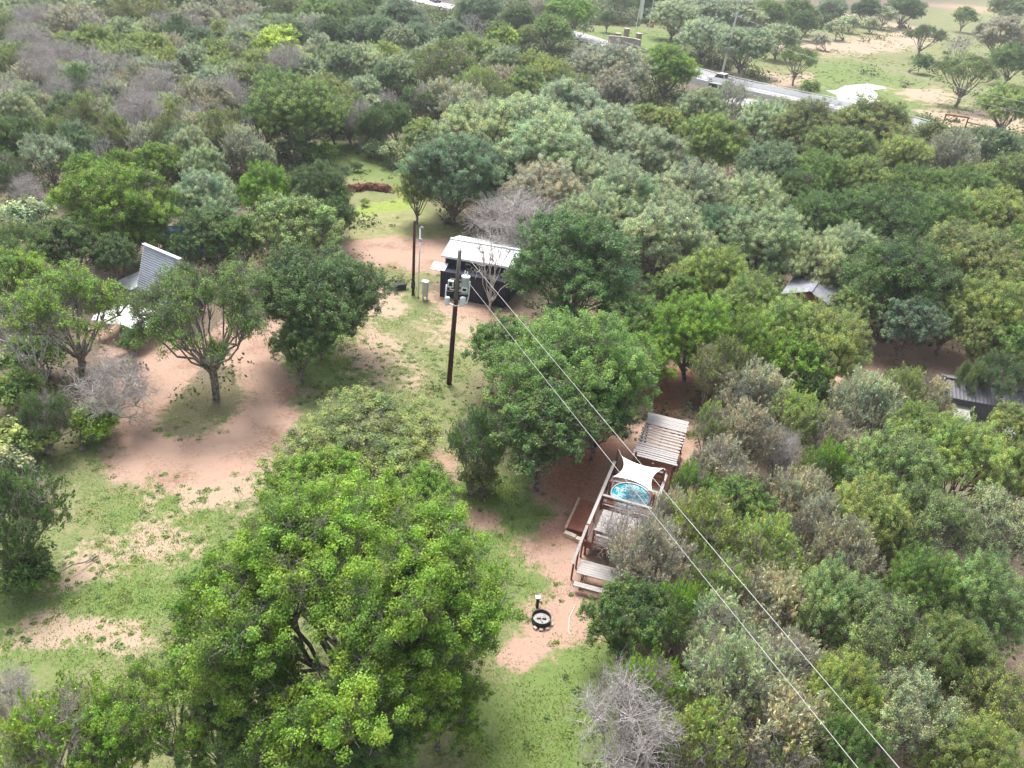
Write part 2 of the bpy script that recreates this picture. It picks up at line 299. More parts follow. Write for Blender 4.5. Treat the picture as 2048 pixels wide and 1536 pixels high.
# ---------------- trees ----------------
# (x, y, radius) locate each crown in the photograph's frame; tree() turns them into ground positions and metric sizes
N_=None
CATALOG=[
# foreground
(700,1225,318,'hero','G','huge bright green oak filling the bottom centre, left of the fire ring'),
(640,985,105,'m','G','bright green oak crown rising just above the huge oak at bottom centre'),
(850,1010,75,'m','G','small bright green leafy oak at the upper right edge of the huge bottom oak'),
(880,1400,105,'m','G','leafy green oak crown under the right side of the huge bottom oak'),(730,1500,105,'m','M','mid-green oak crown at the bottom edge right under the huge oak'),(560,1490,120,'m','M','mid-green oak in shade under the left of the huge bottom oak'),
(130,1465,125,'j','G','fresh green juniper in the bottom left corner'),(230,1500,80,'m','G',N_),(430,1470,80,'m','M',N_),
(330,1425,120,'p','G','thin fresh green oak at the bottom edge, right of the corner juniper'),
(20,1400,60,'f','R','low grey brush heap at the left edge just above the corner juniper'),
(30,1055,95,'j','D','dark juniper with grey twigs at the left edge beside the green lawn'),
(60,1150,60,'s','D','dark green bush at the foot of the dark left edge juniper'),
(55,880,62,'s','Y','pale yellow-green bush at the left edge above the dark juniper'),
(15,925,50,'s','S','pale grey-green bush at the left edge under the yellow-green bush'),
(90,830,55,'j','D','small dark juniper below the leafless left trees'),
(30,790,55,'s','M','green bush at the left edge beneath the leafless grey tree'),
(262,688,26,'s','D','small dark green bush beside the grey trough under the white canopy'),(190,850,50,'s','G','green bush at the edge of the dirt below the fallen grey crown'),
(135,630,138,'p','G','bright green oak at the left, left of the metal A-frame cabin'),
(40,560,75,'m','G','bright green oak at the left edge beside the A-frame woods'),
(62,685,90,'d','R','leafless grey tree with a bare trunk at the left edge'),
(172,762,90,'f','R','grey dead crown leaning over the left edge of the dirt loop'),
(60,720,60,'s','M','green bush under the leafless grey tree at left'),
(408,622,150,'q','M','spreading open oak standing alone inside the pink dirt loop'),
(635,590,138,'o','D','tall dark green oak right of the dirt loop with foliage to the ground'),
(600,465,95,'m','L','pale green oak directly behind the tall dark oak by the dirt loop'),
(600,690,60,'m','D','dark low tree at the foot of the tall dark oak by the loop'),
(730,885,180,'o','O','low wide thin-leaved oak above the huge bottom oak'),
(1150,735,165,'o','M','large mid-green oak left of the wires and above the slatted pergola'),
(1020,700,85,'m','M','green oak left of the large oak above the pergola, beside the pole base'),
(1085,875,115,'m','D','dark green oak beside the red soil, left of the shade sail'),
(1195,835,80,'m','D','dark leafy oak overhanging the red soil just above the sail deck'),
(955,905,62,'j','D','small dark juniper left of the dark oak beside the red soil'),
(960,960,40,'s','O','olive bush at the foot of the small dark juniper near the red soil'),
(1150,530,152,'o','D','dark green broad oak just right of the navy shed'),
(1270,650,75,'m','M','mid-green oak below the dark broad oak right of the shed'),
(985,540,62,'d','R','bare grey tree in front of the navy shed'),
(1020,452,98,'f','R','bare lilac-grey twiggy tree behind the shed roof'),
(1050,500,50,'f','R',N_),(905,345,105,'o','B','tall bluish green oak behind the shed with its two trunks showing'),
(835,385,50,'m','Y','yellow-green tree at the left side of the tall oak behind the shed'),
(845,280,42,'m','Y','small yellow-green tree at the top left of the pale oak canopy'),
# pale canopy
(960,265,85,'o','S',N_),(1050,255,95,'o','S',N_),(1140,225,90,'o','S',N_),(1090,315,100,'o','S',N_),(1210,280,95,'o','S',N_),
(1300,320,85,'o','S',N_),(1190,355,80,'o','S',N_),(1090,385,85,'o','R',N_),(1010,340,70,'o','B',N_),
(1250,405,95,'o','S',N_),(1390,395,95,'o','S',N_),(1330,475,95,'o','S',N_),(1500,410,85,'o','S',N_),(1535,480,95,'o','S',N_),(1430,470,70,'o','B',N_),
(1630,530,70,'o','S','pale grey-green oak hanging over the grey metal roof in the woods'),(1180,440,70,'o','S',N_),(1700,500,60,'o','S',N_),(1610,520,40,'p','S',N_),
# bright band
(1430,560,85,'o','Y','bright yellow-green oak at the left end of the bright band'),
(1390,660,90,'o','G',N_),(1500,615,85,'o','Y',N_),(1570,660,90,'o','Y','bright yellow-green oak directly below the grey metal roof'),(1480,700,85,'o','G',N_),(1650,690,95,'o','Y',N_),
(1700,625,55,'m','Y','small yellow-green oak at the lower right of the grey metal roof'),(1590,735,80,'m','G',N_),(1350,600,60,'m','M',N_),
(1300,720,60,'m','G',N_),
# right dark
(1800,560,125,'o','D','large dark oak at right whose black trunk stands on pink dirt'),
(1815,655,65,'m','B',N_),(1930,520,110,'o','O',N_),(1990,620,90,'o','Y',N_),(1900,640,60,'m','Y',N_),(2030,700,60,'m','M',N_),(1960,690,50,'m','O',N_),
(1760,440,105,'o','D',N_),(1880,440,90,'o','M',N_),(1985,440,95,'o','Y',N_),(1640,440,75,'o','D',N_),(2035,520,70,'o','M',N_),(1720,530,60,'m','D',N_),
# middle rows
(1425,285,72,'o','Y',N_),(1330,255,45,'m','Y',N_),(1290,245,42,'m','Y',N_),(1400,225,60,'o','S',N_),(1620,255,80,'o','O',N_),(1740,255,90,'o','O',N_),(1680,300,75,'o','O',N_),
(1541,330,65,'o','B',N_),(1534,245,60,'o','S',N_),(1640,350,65,'o','M',N_),(1727,365,65,'o','Y',N_),(1808,315,58,'o','Y',N_),(1590,395,65,'o','D',N_),(1830,380,65,'o','M',N_),
(1860,278,40,'m','O',N_),(1900,315,50,'j','R',N_),(1980,295,60,'o','B',N_),(1930,385,75,'o','M',N_),(2015,360,70,'o','O',N_),(1470,205,42,'d','S',N_),(1460,195,40,'p','S',N_),(1560,225,40,'m','S',N_),
(2015,210,60,'o','Y','rounded yellow-green oak at the right edge of the field'),
(1935,150,70,'p','M','leaning dark-trunked oak standing in the dry field at right'),
(1920,95,32,'d','R','thin bare tree in the field, left of the big right edge oaks'),
(2005,70,62,'o','R','big grey-green oak at the top right edge of the field'),
(2025,120,50,'o','D','dark oak at the right edge under the big grey-green oak'),
(1930,35,28,'m','M','small round oak near the dirt road at top right'),
(2030,15,50,'o','O','olive oak in the top right corner'),
(1850,75,42,'p','D','forked dark oak standing alone in the field beyond the pond'),
(1845,130,24,'s','D','dark bush at the foot of the forked field oak'),
(1597,122,44,'p','M','oak with a pale trunk standing between the bridge and the pond'),
(1620,180,22,'s','M','small green bush right of the pale trunk oak by the bridge'),
# upper mid
(1335,135,68,'o','G','dark leafy oak covering the left end of the bridge'),(1225,135,80,'o','R',N_),(1225,190,60,'o','R',N_),(1155,125,26,'d','R','small white dead tree in front of the grey-green oak, left of the bridge'),
(1160,185,36,'j','O',N_),(1100,150,40,'o','Y',N_),(1065,140,36,'o','Y',N_),(1050,175,42,'o','Y',N_),(1120,180,30,'j','O',N_),(1010,130,40,'o','S',N_),
(960,190,55,'j','O',N_),(1010,175,40,'j','R',N_),(890,150,60,'j','O',N_),(880,190,48,'j','R',N_),(835,205,38,'j','D',N_),(930,215,45,'j','R',N_),
(940,100,36,'o','Y',N_),(985,115,34,'m','Y',N_),(1010,75,26,'m','W',N_),(1055,75,24,'m','Y',N_),(880,110,34,'o','S',N_),(945,70,26,'d','R',N_),(905,75,34,'o','B',N_),
(1040,40,36,'o','D',N_),(1000,70,28,'m','M',N_),(1105,60,38,'o','M',N_),(1140,25,52,'o','G','rounded bright oak at the top edge, left of the stone gateway'),(1216,38,20,'m','D','small round dark oak at the edge of the gateway lawn'),
(1240,10,32,'p','D','dark oak at the top edge behind the gateway lawn'),(1300,5,32,'o','D','dark oak at the top edge behind the flagpoles'),(1350,30,52,'o','S','grey-green oak right of the flagpoles'),(1410,70,55,'o','S',N_),(1425,25,50,'o','S',N_),(1490,90,62,'o','S','wide grey-green oak behind the roadside power pole'),(1480,30,50,'o','S',N_),(1535,25,42,'o','M',N_),
(1595,25,42,'o','M',N_),(1610,45,30,'o','D',N_),(1560,75,42,'o','S',N_),(1665,18,34,'o','S',N_),(1735,18,34,'o','D',N_),(1812,18,42,'o','D',N_),(1770,30,26,'m','S',N_),(1700,50,22,'s','S',N_),(1740,52,20,'s','S',N_),(1670,62,24,'s','S',N_),(1640,85,20,'s','R',N_),
(960,20,38,'o','B',N_),(928,24,22,'o','Y',N_),(838,62,28,'o','B',N_),(800,28,44,'o','B',N_),(760,60,36,'o','B',N_),(735,20,40,'o','M',N_),(1085,20,28,'j','R',N_),
(724,60,28,'o','B','small blue-green oak left of its taller neighbour above the grassy gap'),(748,62,22,'m','B','narrow blue-green tree with dark foot above the grassy gap'),(799,85,32,'o','S',N_),(840,80,34,'o','B',N_),(768,115,34,'o','Y',N_),(800,150,40,'o','S',N_),(724,125,44,'o','S',N_),(680,130,40,'o','S',N_),
(778,155,32,'o','B',N_),(727,185,34,'o','S',N_),(772,218,25,'f','R','lilac-grey bare tree left of the pale oak canopy'),(722,240,30,'f','R','low lilac-grey bare tree beside the hillside shade'),(750,252,34,'o','D',N_),(790,240,32,'o','D',N_),(700,225,40,'o','O',N_),(745,225,30,'m','S',N_),
(800,120,28,'m','O',N_),(850,120,28,'o','S',N_),
# upper left wood
(60,95,40,'f','R',N_),(210,185,36,'f','R',N_),(330,60,34,'f','R',N_),(455,190,34,'f','R',N_),(390,250,34,'f','R',N_),(20,210,34,'f','R',N_),(120,190,34,'f','R',N_),(480,75,34,'f','R',N_),(95,160,40,'f','R',N_),(160,165,40,'o','S',N_),(245,150,40,'f','R',N_),(310,190,42,'f','R',N_),(420,200,38,'f','R',N_),(350,225,40,'o','S',N_),(60,210,38,'o','S',N_),(200,240,36,'o','S',N_),(150,290,38,'o','B',N_),(500,60,36,'o','S',N_),(300,70,34,'o','S',N_),(180,60,34,'f','R',N_),(100,50,34,'f','R',N_),(365,290,34,'o','B',N_),(20,115,34,'o','S',N_),(560,60,30,'o','S',N_),(640,100,30,'o','S',N_),
(38,24,46,'o','S',N_),(110,18,48,'o','S',N_),(150,48,52,'o','R',N_),(60,55,34,'f','R',N_),(15,55,34,'o','S',N_),(200,20,44,'o','S',N_),(190,55,38,'o','R',N_),(240,18,42,'j','O',N_),(290,20,42,'j','D',N_),(340,22,44,'j','D',N_),(250,50,42,'j','O',N_),(310,45,42,'j','O',N_),
(235,22,20,'f','R',N_),(400,48,50,'o','R',N_),(385,65,34,'f','R',N_),(440,14,44,'j','D',N_),(480,40,40,'j','R',N_),(510,30,40,'j','D',N_),(555,15,44,'j','O',N_),(600,20,38,'j','R',N_),(650,30,52,'o','M',N_),(690,30,40,'o','D',N_),(543,48,24,'m','Y',N_),(600,50,28,'m','Y',N_),(580,70,34,'o','B',N_),(630,65,36,'j','R',N_),(660,70,34,'o','D',N_),(700,75,20,'m','B',N_),
(490,88,38,'o','S',N_),(455,70,34,'o','Y',N_),(558,108,50,'w','W','glowing yellow-green willow in the upper left wood'),(572,138,42,'f','R','flat grey twiggy tree directly in front of the yellow-green willow'),(520,140,42,'o','Y',N_),(610,150,40,'o','S',N_),
(250,75,40,'o','S',N_),(190,90,44,'o','Y',N_),(295,100,42,'o','Y',N_),(335,130,38,'o','Y',N_),(400,90,36,'o','B',N_),(440,112,40,'o','Y',N_),(445,145,36,'o','Y',N_),(475,120,34,'o','R',N_),(360,80,36,'j','D',N_),(340,105,34,'j','R',N_),
(20,85,38,'j','O',N_),(75,90,44,'o','R',N_),(45,115,34,'o','Y',N_),(130,95,34,'m','Y',N_),(75,130,36,'f','R',N_),(130,120,34,'f','R',N_),(183,132,38,'f','R',N_),(125,150,26,'m','W',N_),(20,140,40,'j','O',N_),(225,125,36,'o','Y',N_),(260,120,38,'o','Y',N_),(290,150,40,'o','S',N_),(386,132,38,'o','S',N_),(340,165,40,'o','R',N_),
(220,165,40,'o','R',N_),(275,185,40,'j','R',N_),(370,185,38,'j','O',N_),(422,175,42,'o','S',N_),(470,165,36,'o','S',N_),(510,165,46,'o','O',N_),(560,180,50,'o','M',N_),(605,220,85,'o','M','largest mid-green oak of the upper left wood, below the willow'),(650,190,50,'o','O',N_),(530,240,45,'o','D',N_),(668,232,34,'o','D',N_),
(60,180,38,'j','R',N_),(15,190,34,'o','S',N_),(30,230,48,'o','S',N_),(30,280,48,'o','D',N_),(110,185,40,'j','O',N_),(165,190,40,'j','D',N_),(90,225,36,'j','R',N_),(135,225,34,'o','B',N_),(190,215,40,'j','O',N_),(230,205,38,'j','R',N_),(175,255,40,'j','O',N_),(120,265,38,'j','O',N_),
(280,240,50,'f','R','wide white dead tree sprawling in the upper left wood'),(325,210,34,'j','R',N_),(345,250,42,'j','O',N_),(388,230,46,'j','R',N_),(432,210,42,'o','R',N_),(450,250,42,'j','O',N_),(488,215,26,'d','R','white snag standing left of the largest mid-green oak'),(492,265,22,'d','R','second white snag just below the first, left of the largest mid-green oak'),(395,275,42,'j','R',N_),(437,285,44,'j','O',N_),(340,290,38,'j','O',N_),(480,300,38,'j','R',N_),
(230,290,38,'j','O',N_),(290,295,38,'j','R',N_),
(383,305,40,'o','S',N_),(410,345,46,'o','S',N_),(95,315,48,'p','S','open pale silvery tree at left edge of the upper wood'),(20,345,48,'j','D',N_),(60,390,36,'f','R',N_),(175,345,44,'m','G',N_),(245,335,38,'m','G',N_),(310,335,52,'m','G',N_),(210,310,26,'d','R',N_),
(235,415,115,'o','G','broad bright oak above the A-frame cabin'),(405,405,68,'o','S','silvery oak right of the broad bright oak above the A-frame'),(530,385,62,'o','G',N_),(640,390,68,'o','D',N_),(670,440,45,'m','D',N_),
(60,435,45,'s','S',N_),(55,500,62,'p','M',N_),(140,500,70,'m','D',N_),(300,470,50,'m','D',N_),(425,468,66,'m','D',N_),(485,480,50,'m','M',N_),(365,505,34,'m','D',N_),(230,520,50,'m','D',N_),
(523,315,26,'m','S',N_),(570,455,50,'m','M',N_),
(715,335,12,'s','D','dark round bush left of the middle in the weedy clearing'),(690,340,11,'s','B','small bush at the left of the weedy clearing'),(738,290,12,'s','B','small sapling at the wood edge above the weedy clearing'),(640,310,26,'s','G',N_),(790,310,28,'s','S',N_),(760,300,24,'s','S',N_),(590,300,28,'s','B',N_),(730,405,10,'s','Y','small yellowish weed bush below the red earth bank'),
# lower right wood
(1255,1240,88,'m','D','dark green rounded oak right of the fire ring'),(1290,1150,82,'j','R','grey twiggy juniper between the picnic table and the wires'),(1250,1075,62,'f','R','bare grey brush leaning over the front of the deck'),(1315,1100,50,'j','R',None),
(1390,975,52,'j','G',N_),(1480,1020,70,'m','M','rounded green oak just right of the wires and the sail deck'),(1400,1080,70,'j','Y',N_),(1530,1120,80,'j','Y',N_),(1440,935,70,'j','R',N_),(1340,1040,40,'j','R',N_),
(1440,1170,75,'j','Y',N_),(1440,1270,95,'j','S',N_),(1350,1240,60,'j','G',N_),(1540,1220,75,'j','R',N_),(1560,1330,95,'j','R',N_),(1450,1390,100,'j','S',N_),(1300,1380,85,'j','G',N_),(1258,1455,118,'f','R','pale lilac-grey brush heap at the bottom edge left of the wires'),(1400,1490,80,'j','Y',N_),(1560,1470,100,'j','R',N_),
(1790,955,110,'o','L',N_),(1930,920,95,'o','Y',N_),(1740,1040,85,'o','Y',N_),(1860,1060,95,'p','L',N_),(1990,1060,95,'p','S',N_),(1665,1215,88,'o','L',N_),(1760,1290,115,'p','L','thin oak with white limbs in the lower right wood'),(1960,1200,95,'o','L',N_),(1900,1330,90,'o','O',N_),(1680,1400,85,'o','Y',N_),(1810,1440,105,'p','S',N_),(1990,1430,100,'p','Y',N_),(1850,1180,75,'o','M',N_),(1950,1530,90,'o','Y',N_),(1690,1520,80,'o','M',N_),
(1680,1130,70,'j','R','juniper clump with dark bare stems showing in the lower right wood'),(1600,990,70,'j','R',N_),(1640,1060,60,'j','R',N_),(1561,905,48,'f','R','pale dead juniper right of the slatted pergola'),(1490,880,65,'j','R',N_),(1430,860,60,'j','O',N_),(1507,800,72,'j','R',N_),(1440,760,66,'j','O',N_),(1500,720,50,'j','O',N_),(1590,850,60,'j','Y',N_),(1668,880,62,'j','R',N_),(1722,815,66,'j','S',N_),(1800,800,55,'j','O',N_),(1850,800,58,'j','R',N_),(1650,950,50,'j','G',N_),
(1848,885,80,'o','Y',N_),(2000,765,62,'p','D',N_),(1935,770,34,'p','M',N_),(2025,855,50,'m','Y',N_),(1620,790,40,'m','D',N_),(2030,950,55,'o','Y',N_),(1590,1560,90,'j','O',N_),
]
MIRROR_NONE=0
for row in CATALOG:
    cx,cy,rp,k,t,lab=row; opt={}
    if lab and 'inside the pink dirt loop' in lab: opt=dict(var=0,hs=1.27)
    if lab and 'leaning over the left edge' in lab: opt=dict(lean=(0,.5),rot=0.)
    if lab and lab.startswith('low wide'): opt=dict(var=1,hs=.52,rot=.4)
    if k=='hero': opt=dict(hs=1.05,rot=1.1)
    if cy<330 and k in 'fd': opt=dict(hs=1.3)
    if cy<330 and cx<1120: rp*=1.16
    if k=='hero': TONE['H']=(.225,.375,.052); t='H'
    tree(cx,cy,rp,k,t,lab,**opt)

# ---------------- ground ----------------
def vnoise(x,y,s,seed):
    rg=np.random.default_rng(seed); G=rg.random((512,512)); x=x/s+1000.3; y=y/s+1000.7
    xi=np.floor(x).astype(int); yi=np.floor(y).astype(int); fx=x-xi; fy=y-yi; fx=fx*fx*(3-2*fx); fy=fy*fy*(3-2*fy)
    g=lambda a,b: G[a%512,b%512]
    return (g(xi,yi)*(1-fx)+g(xi+1,yi)*fx)*(1-fy)+(g(xi,yi+1)*(1-fx)+g(xi+1,yi+1)*fx)*fy
def fbm(x,y,s,seed,o=4):
    t=0;a=.5
    for i in range(o): t=t+a*vnoise(x,y,s/2**i,seed+i); a*=.5
    return t/(1-.5**o)
def W2(poly): return np.array([at(px,py)[:2] for px,py in poly])
def sdist(X,Y,P):
    """signed distance (positive inside) to polygon P"""
    d=np.full(X.shape,1e9); ins=np.zeros(X.shape,bool); n=len(P)
    for i in range(n):
        a=P[i];b=P[(i+1)%n];e=b-a; wx=X-a[0]; wy=Y-a[1]; t=np.clip((wx*e[0]+wy*e[1])/(e@e+1e-12),0,1)
        d=np.minimum(d,(wx-t*e[0])**2+(wy-t*e[1])**2)
        c=((a[1]<=Y)!=(b[1]<=Y)); xx=a[0]+(Y-a[1])/(b[1]-a[1]+1e-12)*(b[0]-a[0]); ins^=c&(X<xx)
    return np.where(ins,1,-1)*np.sqrt(d)
def zone(X,Y,polys,soft,rag,seed,rs=2.0):
    m=np.zeros(X.shape); nn=(fbm(X,Y,rs,seed)-.5)*2*rag
    for p in polys:
        P=W2(p); sc=1+np.mean(P[:,1])/60; s=sdist(X,Y,P); m=np.maximum(m,np.clip((s+nn*sc*.6)/(soft*sc)+.5,0,1))
    return m
DIRT=[[(205,905),(215,860),(240,820),(258,790),(250,740),(215,700),(195,660),(250,640),(330,680),(400,690),(440,665),(470,640),(500,620),(540,625),(548,670),(562,720),(588,790),(602,830),(575,870),(540,905),(505,950),(430,975),(330,978),(250,965),(205,935)],
 [(470,650),(520,600),(600,560),(650,520),(700,478),(790,475),(880,478),(960,490),(1030,510),(1030,560),(940,545),(870,548),(800,535),(740,528),(690,535),(620,560),(560,590),(545,640)],
 [(866,592),(965,608),(1020,622),(1080,655),(1200,715),(1330,735),(1390,735),(1380,790),(1340,840),(1290,830),(1250,870),(1100,900),(1120,860),(1230,820),(1270,770),(1180,720),(1060,680),(960,645),(900,615)],
 [(1140,880),(1230,880),(1300,830),(1400,850),(1400,950),(1330,1100),(1270,1190),(1190,1225),(1150,1270),(1095,1290),(1045,1262),(1060,1215),(1110,1175),(1085,1135),(1035,1105),(1045,1085),(1115,1095),(1100,1050),(1130,1010),(1085,990),(1090,950),(1120,900)],
 [(1005,1315),(1035,1278),(1085,1290),(1040,1325)],[(900,1000),(960,1020),(985,1040),(930,1050),(890,1030)],[(860,900),(900,910),(910,960),(860,960)],
 [(1360,740),(1440,770),(1540,745),(1600,770),(1700,745),(1750,690),(1860,690),(2048,720),(2400,740),(2400,820),(2048,780),(1900,770),(1800,775),(1700,790),(1560,805),(1400,805)],
 [(1750,8),(1850,9),(2048,14),(2048,22),(1850,17),(1750,14)]]
THIN=[[(125,1140),(165,1100),(225,1090),(228,1118),(165,1155)],[(238,1255),(262,1235),(292,1250),(275,1278),(240,1272)],[(45,1285),(110,1240),(190,1228),(205,1252),(110,1292)],[(300,1070),(345,1062),(350,1085),(305,1090)],
 [(700,690),(740,670),(800,730),(760,770),(715,730)],[(880,640),(960,640),(970,690),(900,670)],[(690,600),(760,590),(790,620),(720,640)],
 [(1540,150),(1620,150),(1600,180),(1545,172)],[(1800,182),(1880,180),(1900,205),(1830,200)],[(1860,225),(2048,225),(2048,262),(1900,250)],[(1540,90),(1700,80),(1800,60),(1900,60),(1800,100),(1600,110)],
 [(1050,660),(1100,690),(1000,690)],[(930,590),(985,600),(960,640),(900,625)],[(320,960),(520,940),(500,1000),(300,1000)]]
ISLE=[[(305,862),(322,808),(362,772),(396,728),(475,722),(504,772),(486,832),(436,866),(345,884)]]
REDS=[[(1090,950),(1150,885),(1230,880),(1250,920),(1180,1010),(1170,1080),(1100,1075),(1130,1010),(1085,990)],[(1290,745),(1390,735),(1350,830),(1300,825)],[(612,122),(640,122),(640,150),(612,150)],[(430,318),(480,318),(475,342),(440,342)],[(1400,800),(1650,790),(1600,830),(1420,840)]]
LUSH=[[(630,640),(720,640),(730,770),(600,740)],[(960,1380),(1040,1340),(1150,1330),(1240,1400),(1180,1500),(1000,1536),(930,1500)],[(880,965),(960,950),(1060,975),(1112,1010),(1100,1060),(1080,1090),(1040,1085),(1025,1110),(1080,1150),(1095,1180),(1050,1240),(980,1250),(950,1100)],
 [(1000,1345),(1150,1255),(1210,1235),(1240,1330),(1150,1420),(1040,1400)],[(0,1300),(110,1292),(260,1290),(400,1190),(420,1050),(330,975),(230,1000),(250,1080),(215,1180),(60,1230),(0,1200)],[(650,640),(700,660),(700,740),(640,740)],
 [(1560,190),(1640,130),(1700,120),(1820,165),(1830,215),(1750,235),(1600,225)],[(1180,62),(1340,62),(1340,100),(1180,84)],[(600,290),(800,285),(812,360),(650,350)],[(180,860),(240,840),(230,900),(190,890)]]
LIME=[[(712,414),(760,404),(815,396),(820,416),(760,424),(712,434)]]
LAWN=[[(712,434),(820,416),(880,440),(890,479),(790,474),(700,476)]]
OPEN=[[(545,600),(700,560),(770,700),(740,850),(600,900),(605,800)],[(-200,880),(130,890),(215,820),(640,700),(660,600),(760,550),(900,590),(1020,640),(1000,700),(950,770),(1000,900),(1100,950),(1300,950),(1260,1250),(1200,1536),(1150,1900),(-300,1900)],
 [(560,290),(700,285),(830,280),(900,440),(1000,500),(1000,560),(700,560),(690,440),(600,340)],[(0,400),(90,400),(90,470),(0,470)],
 [(1540,60),(1660,50),(1800,40),(1930,0),(2500,0),(2500,280),(1880,280),(1820,230),(1560,240),(1500,180),(1440,120)],[(1140,50),(1340,50),(1380,110),(1230,110),(1140,90)],[(600,85),(700,85),(720,110),(640,125)]]
def axis(segs):
    o=[segs[0][0]]
    for a,b,s in segs: o+=list(np.linspace(a,b,max(2,int(round((b-a)/s))+1))[1:])
    return np.array(o)
gx=axis([(-1200,-130,30),(-130,-34,1.1),(-34,24,.22),(24,130,1.1),(130,1200,30)])
gy=axis([(-300,0,20),(0,14,.8),(14,64,.22),(64,280,.9),(280,1800,40)])
X,Y=np.meshgrid(gx,gy); Z=(fbm(X,Y,3.0,3,4)-.5)*.16+(fbm(X,Y,.5,9,2)-.5)*.05
dirt=zone(X,Y,DIRT,1.2,1.0,21,1.6); isle=zone(X,Y,ISLE,1.,.7,22); thin=zone(X,Y,THIN,2.4,2.4,23,1.8); dirt=dirt*(1-isle*.97)
red=zone(X,Y,REDS,1.4,.9,24); lush=zone(X,Y,LUSH,2.2,1.8,25,2.6); lime=zone(X,Y,LIME,.6,.4,26); lawn=zone(X,Y,LAWN,.6,.4,27); opn=zone(X,Y,OPEN,2.,1.5,28)
opn=opn*(1-isle*.55)
Z*=(1-.75*dirt); Z[Y>280]*=.3
V=np.stack([X,Y,Z],-1).reshape(-1,3); ny,nx=X.shape
ii=np.arange(ny*nx).reshape(ny,nx); Q=np.stack([ii[:-1,:-1],ii[:-1,1:],ii[1:,1:],ii[1:,:-1]],-1).reshape(-1,4)
def groundmat():
    m,t,b,N,K=newmat('soil_and_grass'); tc=N('ShaderNodeTexCoord')
    def A(n): a=N('ShaderNodeAttribute'); a.attribute_name=n; return a.outputs['Fac']
    def NO(s,d=6,r=.62):
        n=N('ShaderNodeTexNoise'); n.inputs['Scale'].default_value=s; n.inputs['Detail'].default_value=d; n.inputs['Roughness'].default_value=r; K(tc.outputs['Object'],n.inputs['Vector']); return n.outputs[0]
    def RAMP(f,p0,c0,p1,c1):
        r=N('ShaderNodeValToRGB'); e=r.color_ramp.elements; e[0].position=p0; e[1].position=p1; e[0].color=(*c0,1); e[1].color=(*c1,1); K(f,r.inputs[0]); return r.outputs[0]
    def MX(f,a,b_):
        x=N('ShaderNodeMix'); x.data_type='RGBA'
        if isinstance(f,float): x.inputs[0].default_value=f
        else: K(f,x.inputs[0])
        K(a,x.inputs[6]); K(b_,x.inputs[7]); return x.outputs[2]
    def MA(op,a,b_):
        x=N('ShaderNodeMath'); x.operation=op; x.use_clamp=True
        for i,q in enumerate((a,b_)):
            if isinstance(q,(int,float)): x.inputs[i].default_value=q
            else: K(q,x.inputs[i])
        return x.outputs[0]
    def STEP(mask,noise,wd=.5):   # ragged blend of a painted zone
        s=MA('SUBTRACT',MA('ADD',mask,MA('MULTIPLY',MA('SUBTRACT',noise,.20),1.5)),.68)
        return RAMP(s,.0,(0,0,0),wd*.5,(1,1,1))
    big=NO(.35,5); mid=NO(2.2,8,.7); fine=NO(9,6,.75); vf=NO(30,4,.8)
    grass=RAMP(fine,.34,(.09,.125,.040),.66,(.21,.25,.10)); dry=RAMP(vf,.3,(.25,.185,.12),.7,(.43,.33,.23))
    gr=MX(RAMP(MA('MULTIPLY',MA('ADD',mid,big),.5),.46,(0,0,0),.60,(1,1,1)),grass,dry)
    lushc=RAMP(MA('MULTIPLY',MA('ADD',fine,NO(.9,8,.75)),.5),.40,(.085,.14,.035),.60,(.21,.28,.09))
    litter=RAMP(fine,.32,(.075,.055,.04),.7,(.24,.19,.145))
    c=MX(A('open'),litter,gr); c=MX(MA('MULTIPLY',STEP(A('lush'),mid),RAMP(NO(1.4,8,.75),.36,(.35,.35,.35),.54,(1,1,1))),c,lushc)
    c=MX(STEP(A('thin'),mid),c,RAMP(vf,.3,(.30,.225,.16),.7,(.47,.36,.27)))
    lawnc=RAMP(NO(1.2,8,.75),.35,(.17,.20,.075),.65,(.31,.29,.15)); c=MX(STEP(A('lawn'),mid),c,lawnc)
    limec=RAMP(mid,.3,(.16,.22,.05),.7,(.29,.34,.09)); c=MX(STEP(A('lime'),mid),c,limec)
    sp=NO(5,9,.8); dc=RAMP(MA('MULTIPLY',MA('ADD',big,sp),.5),.40,(.25,.155,.11),.60,(.54,.385,.305))
    pe=RAMP(NO(16,5,.75),.30,(.45,.45,.42),.44,(1,1,1)); x=N('ShaderNodeMix'); x.data_type='RGBA'; x.blend_type='MULTIPLY'; x.inputs[0].default_value=.7; K(dc,x.inputs[6]); K(pe,x.inputs[7]); dc=x.outputs[2]
    rc=RAMP(sp,.35,(.20,.085,.05),.65,(.38,.19,.13)); dc2=MX(A('red'),dc,rc)
    deb=RAMP(MA('MULTIPLY',MA('ADD',NO(1.1,5,.7),NO(11,6,.8)),.5),.51,(0,0,0),.57,(.85,.85,.85)); dc2=MX(deb,dc2,RAMP(fine,.3,(.13,.10,.065),.7,(.25,.21,.13)))
    c=MX(STEP(A('dirt'),mid,.6),c,dc2)
    K(c,b.inputs['Base Color']); b.inputs['Roughness'].default_value=.95; b.inputs['Specular IOR Level'].default_value=.15
    bp=N('ShaderNodeBump'); bp.inputs['Strength'].default_value=.6; bp.inputs['Distance'].default_value=.05; K(mid,bp.inputs['Height']); 
    bp2=N('ShaderNodeBump'); bp2.inputs['Strength'].default_value=.5; bp2.inputs['Distance'].default_value=.02; K(vf,bp2.inputs['Height']); K(bp.outputs[0],bp2.inputs['Normal']); K(bp2.outputs[0],b.inputs['Normal'])
    return m
GM=groundmat(); attrs={k:a.ravel() for k,a in dict(dirt=dirt,thin=thin,red=red,lush=lush,lime=lime,lawn=lawn,open=opn).items()}
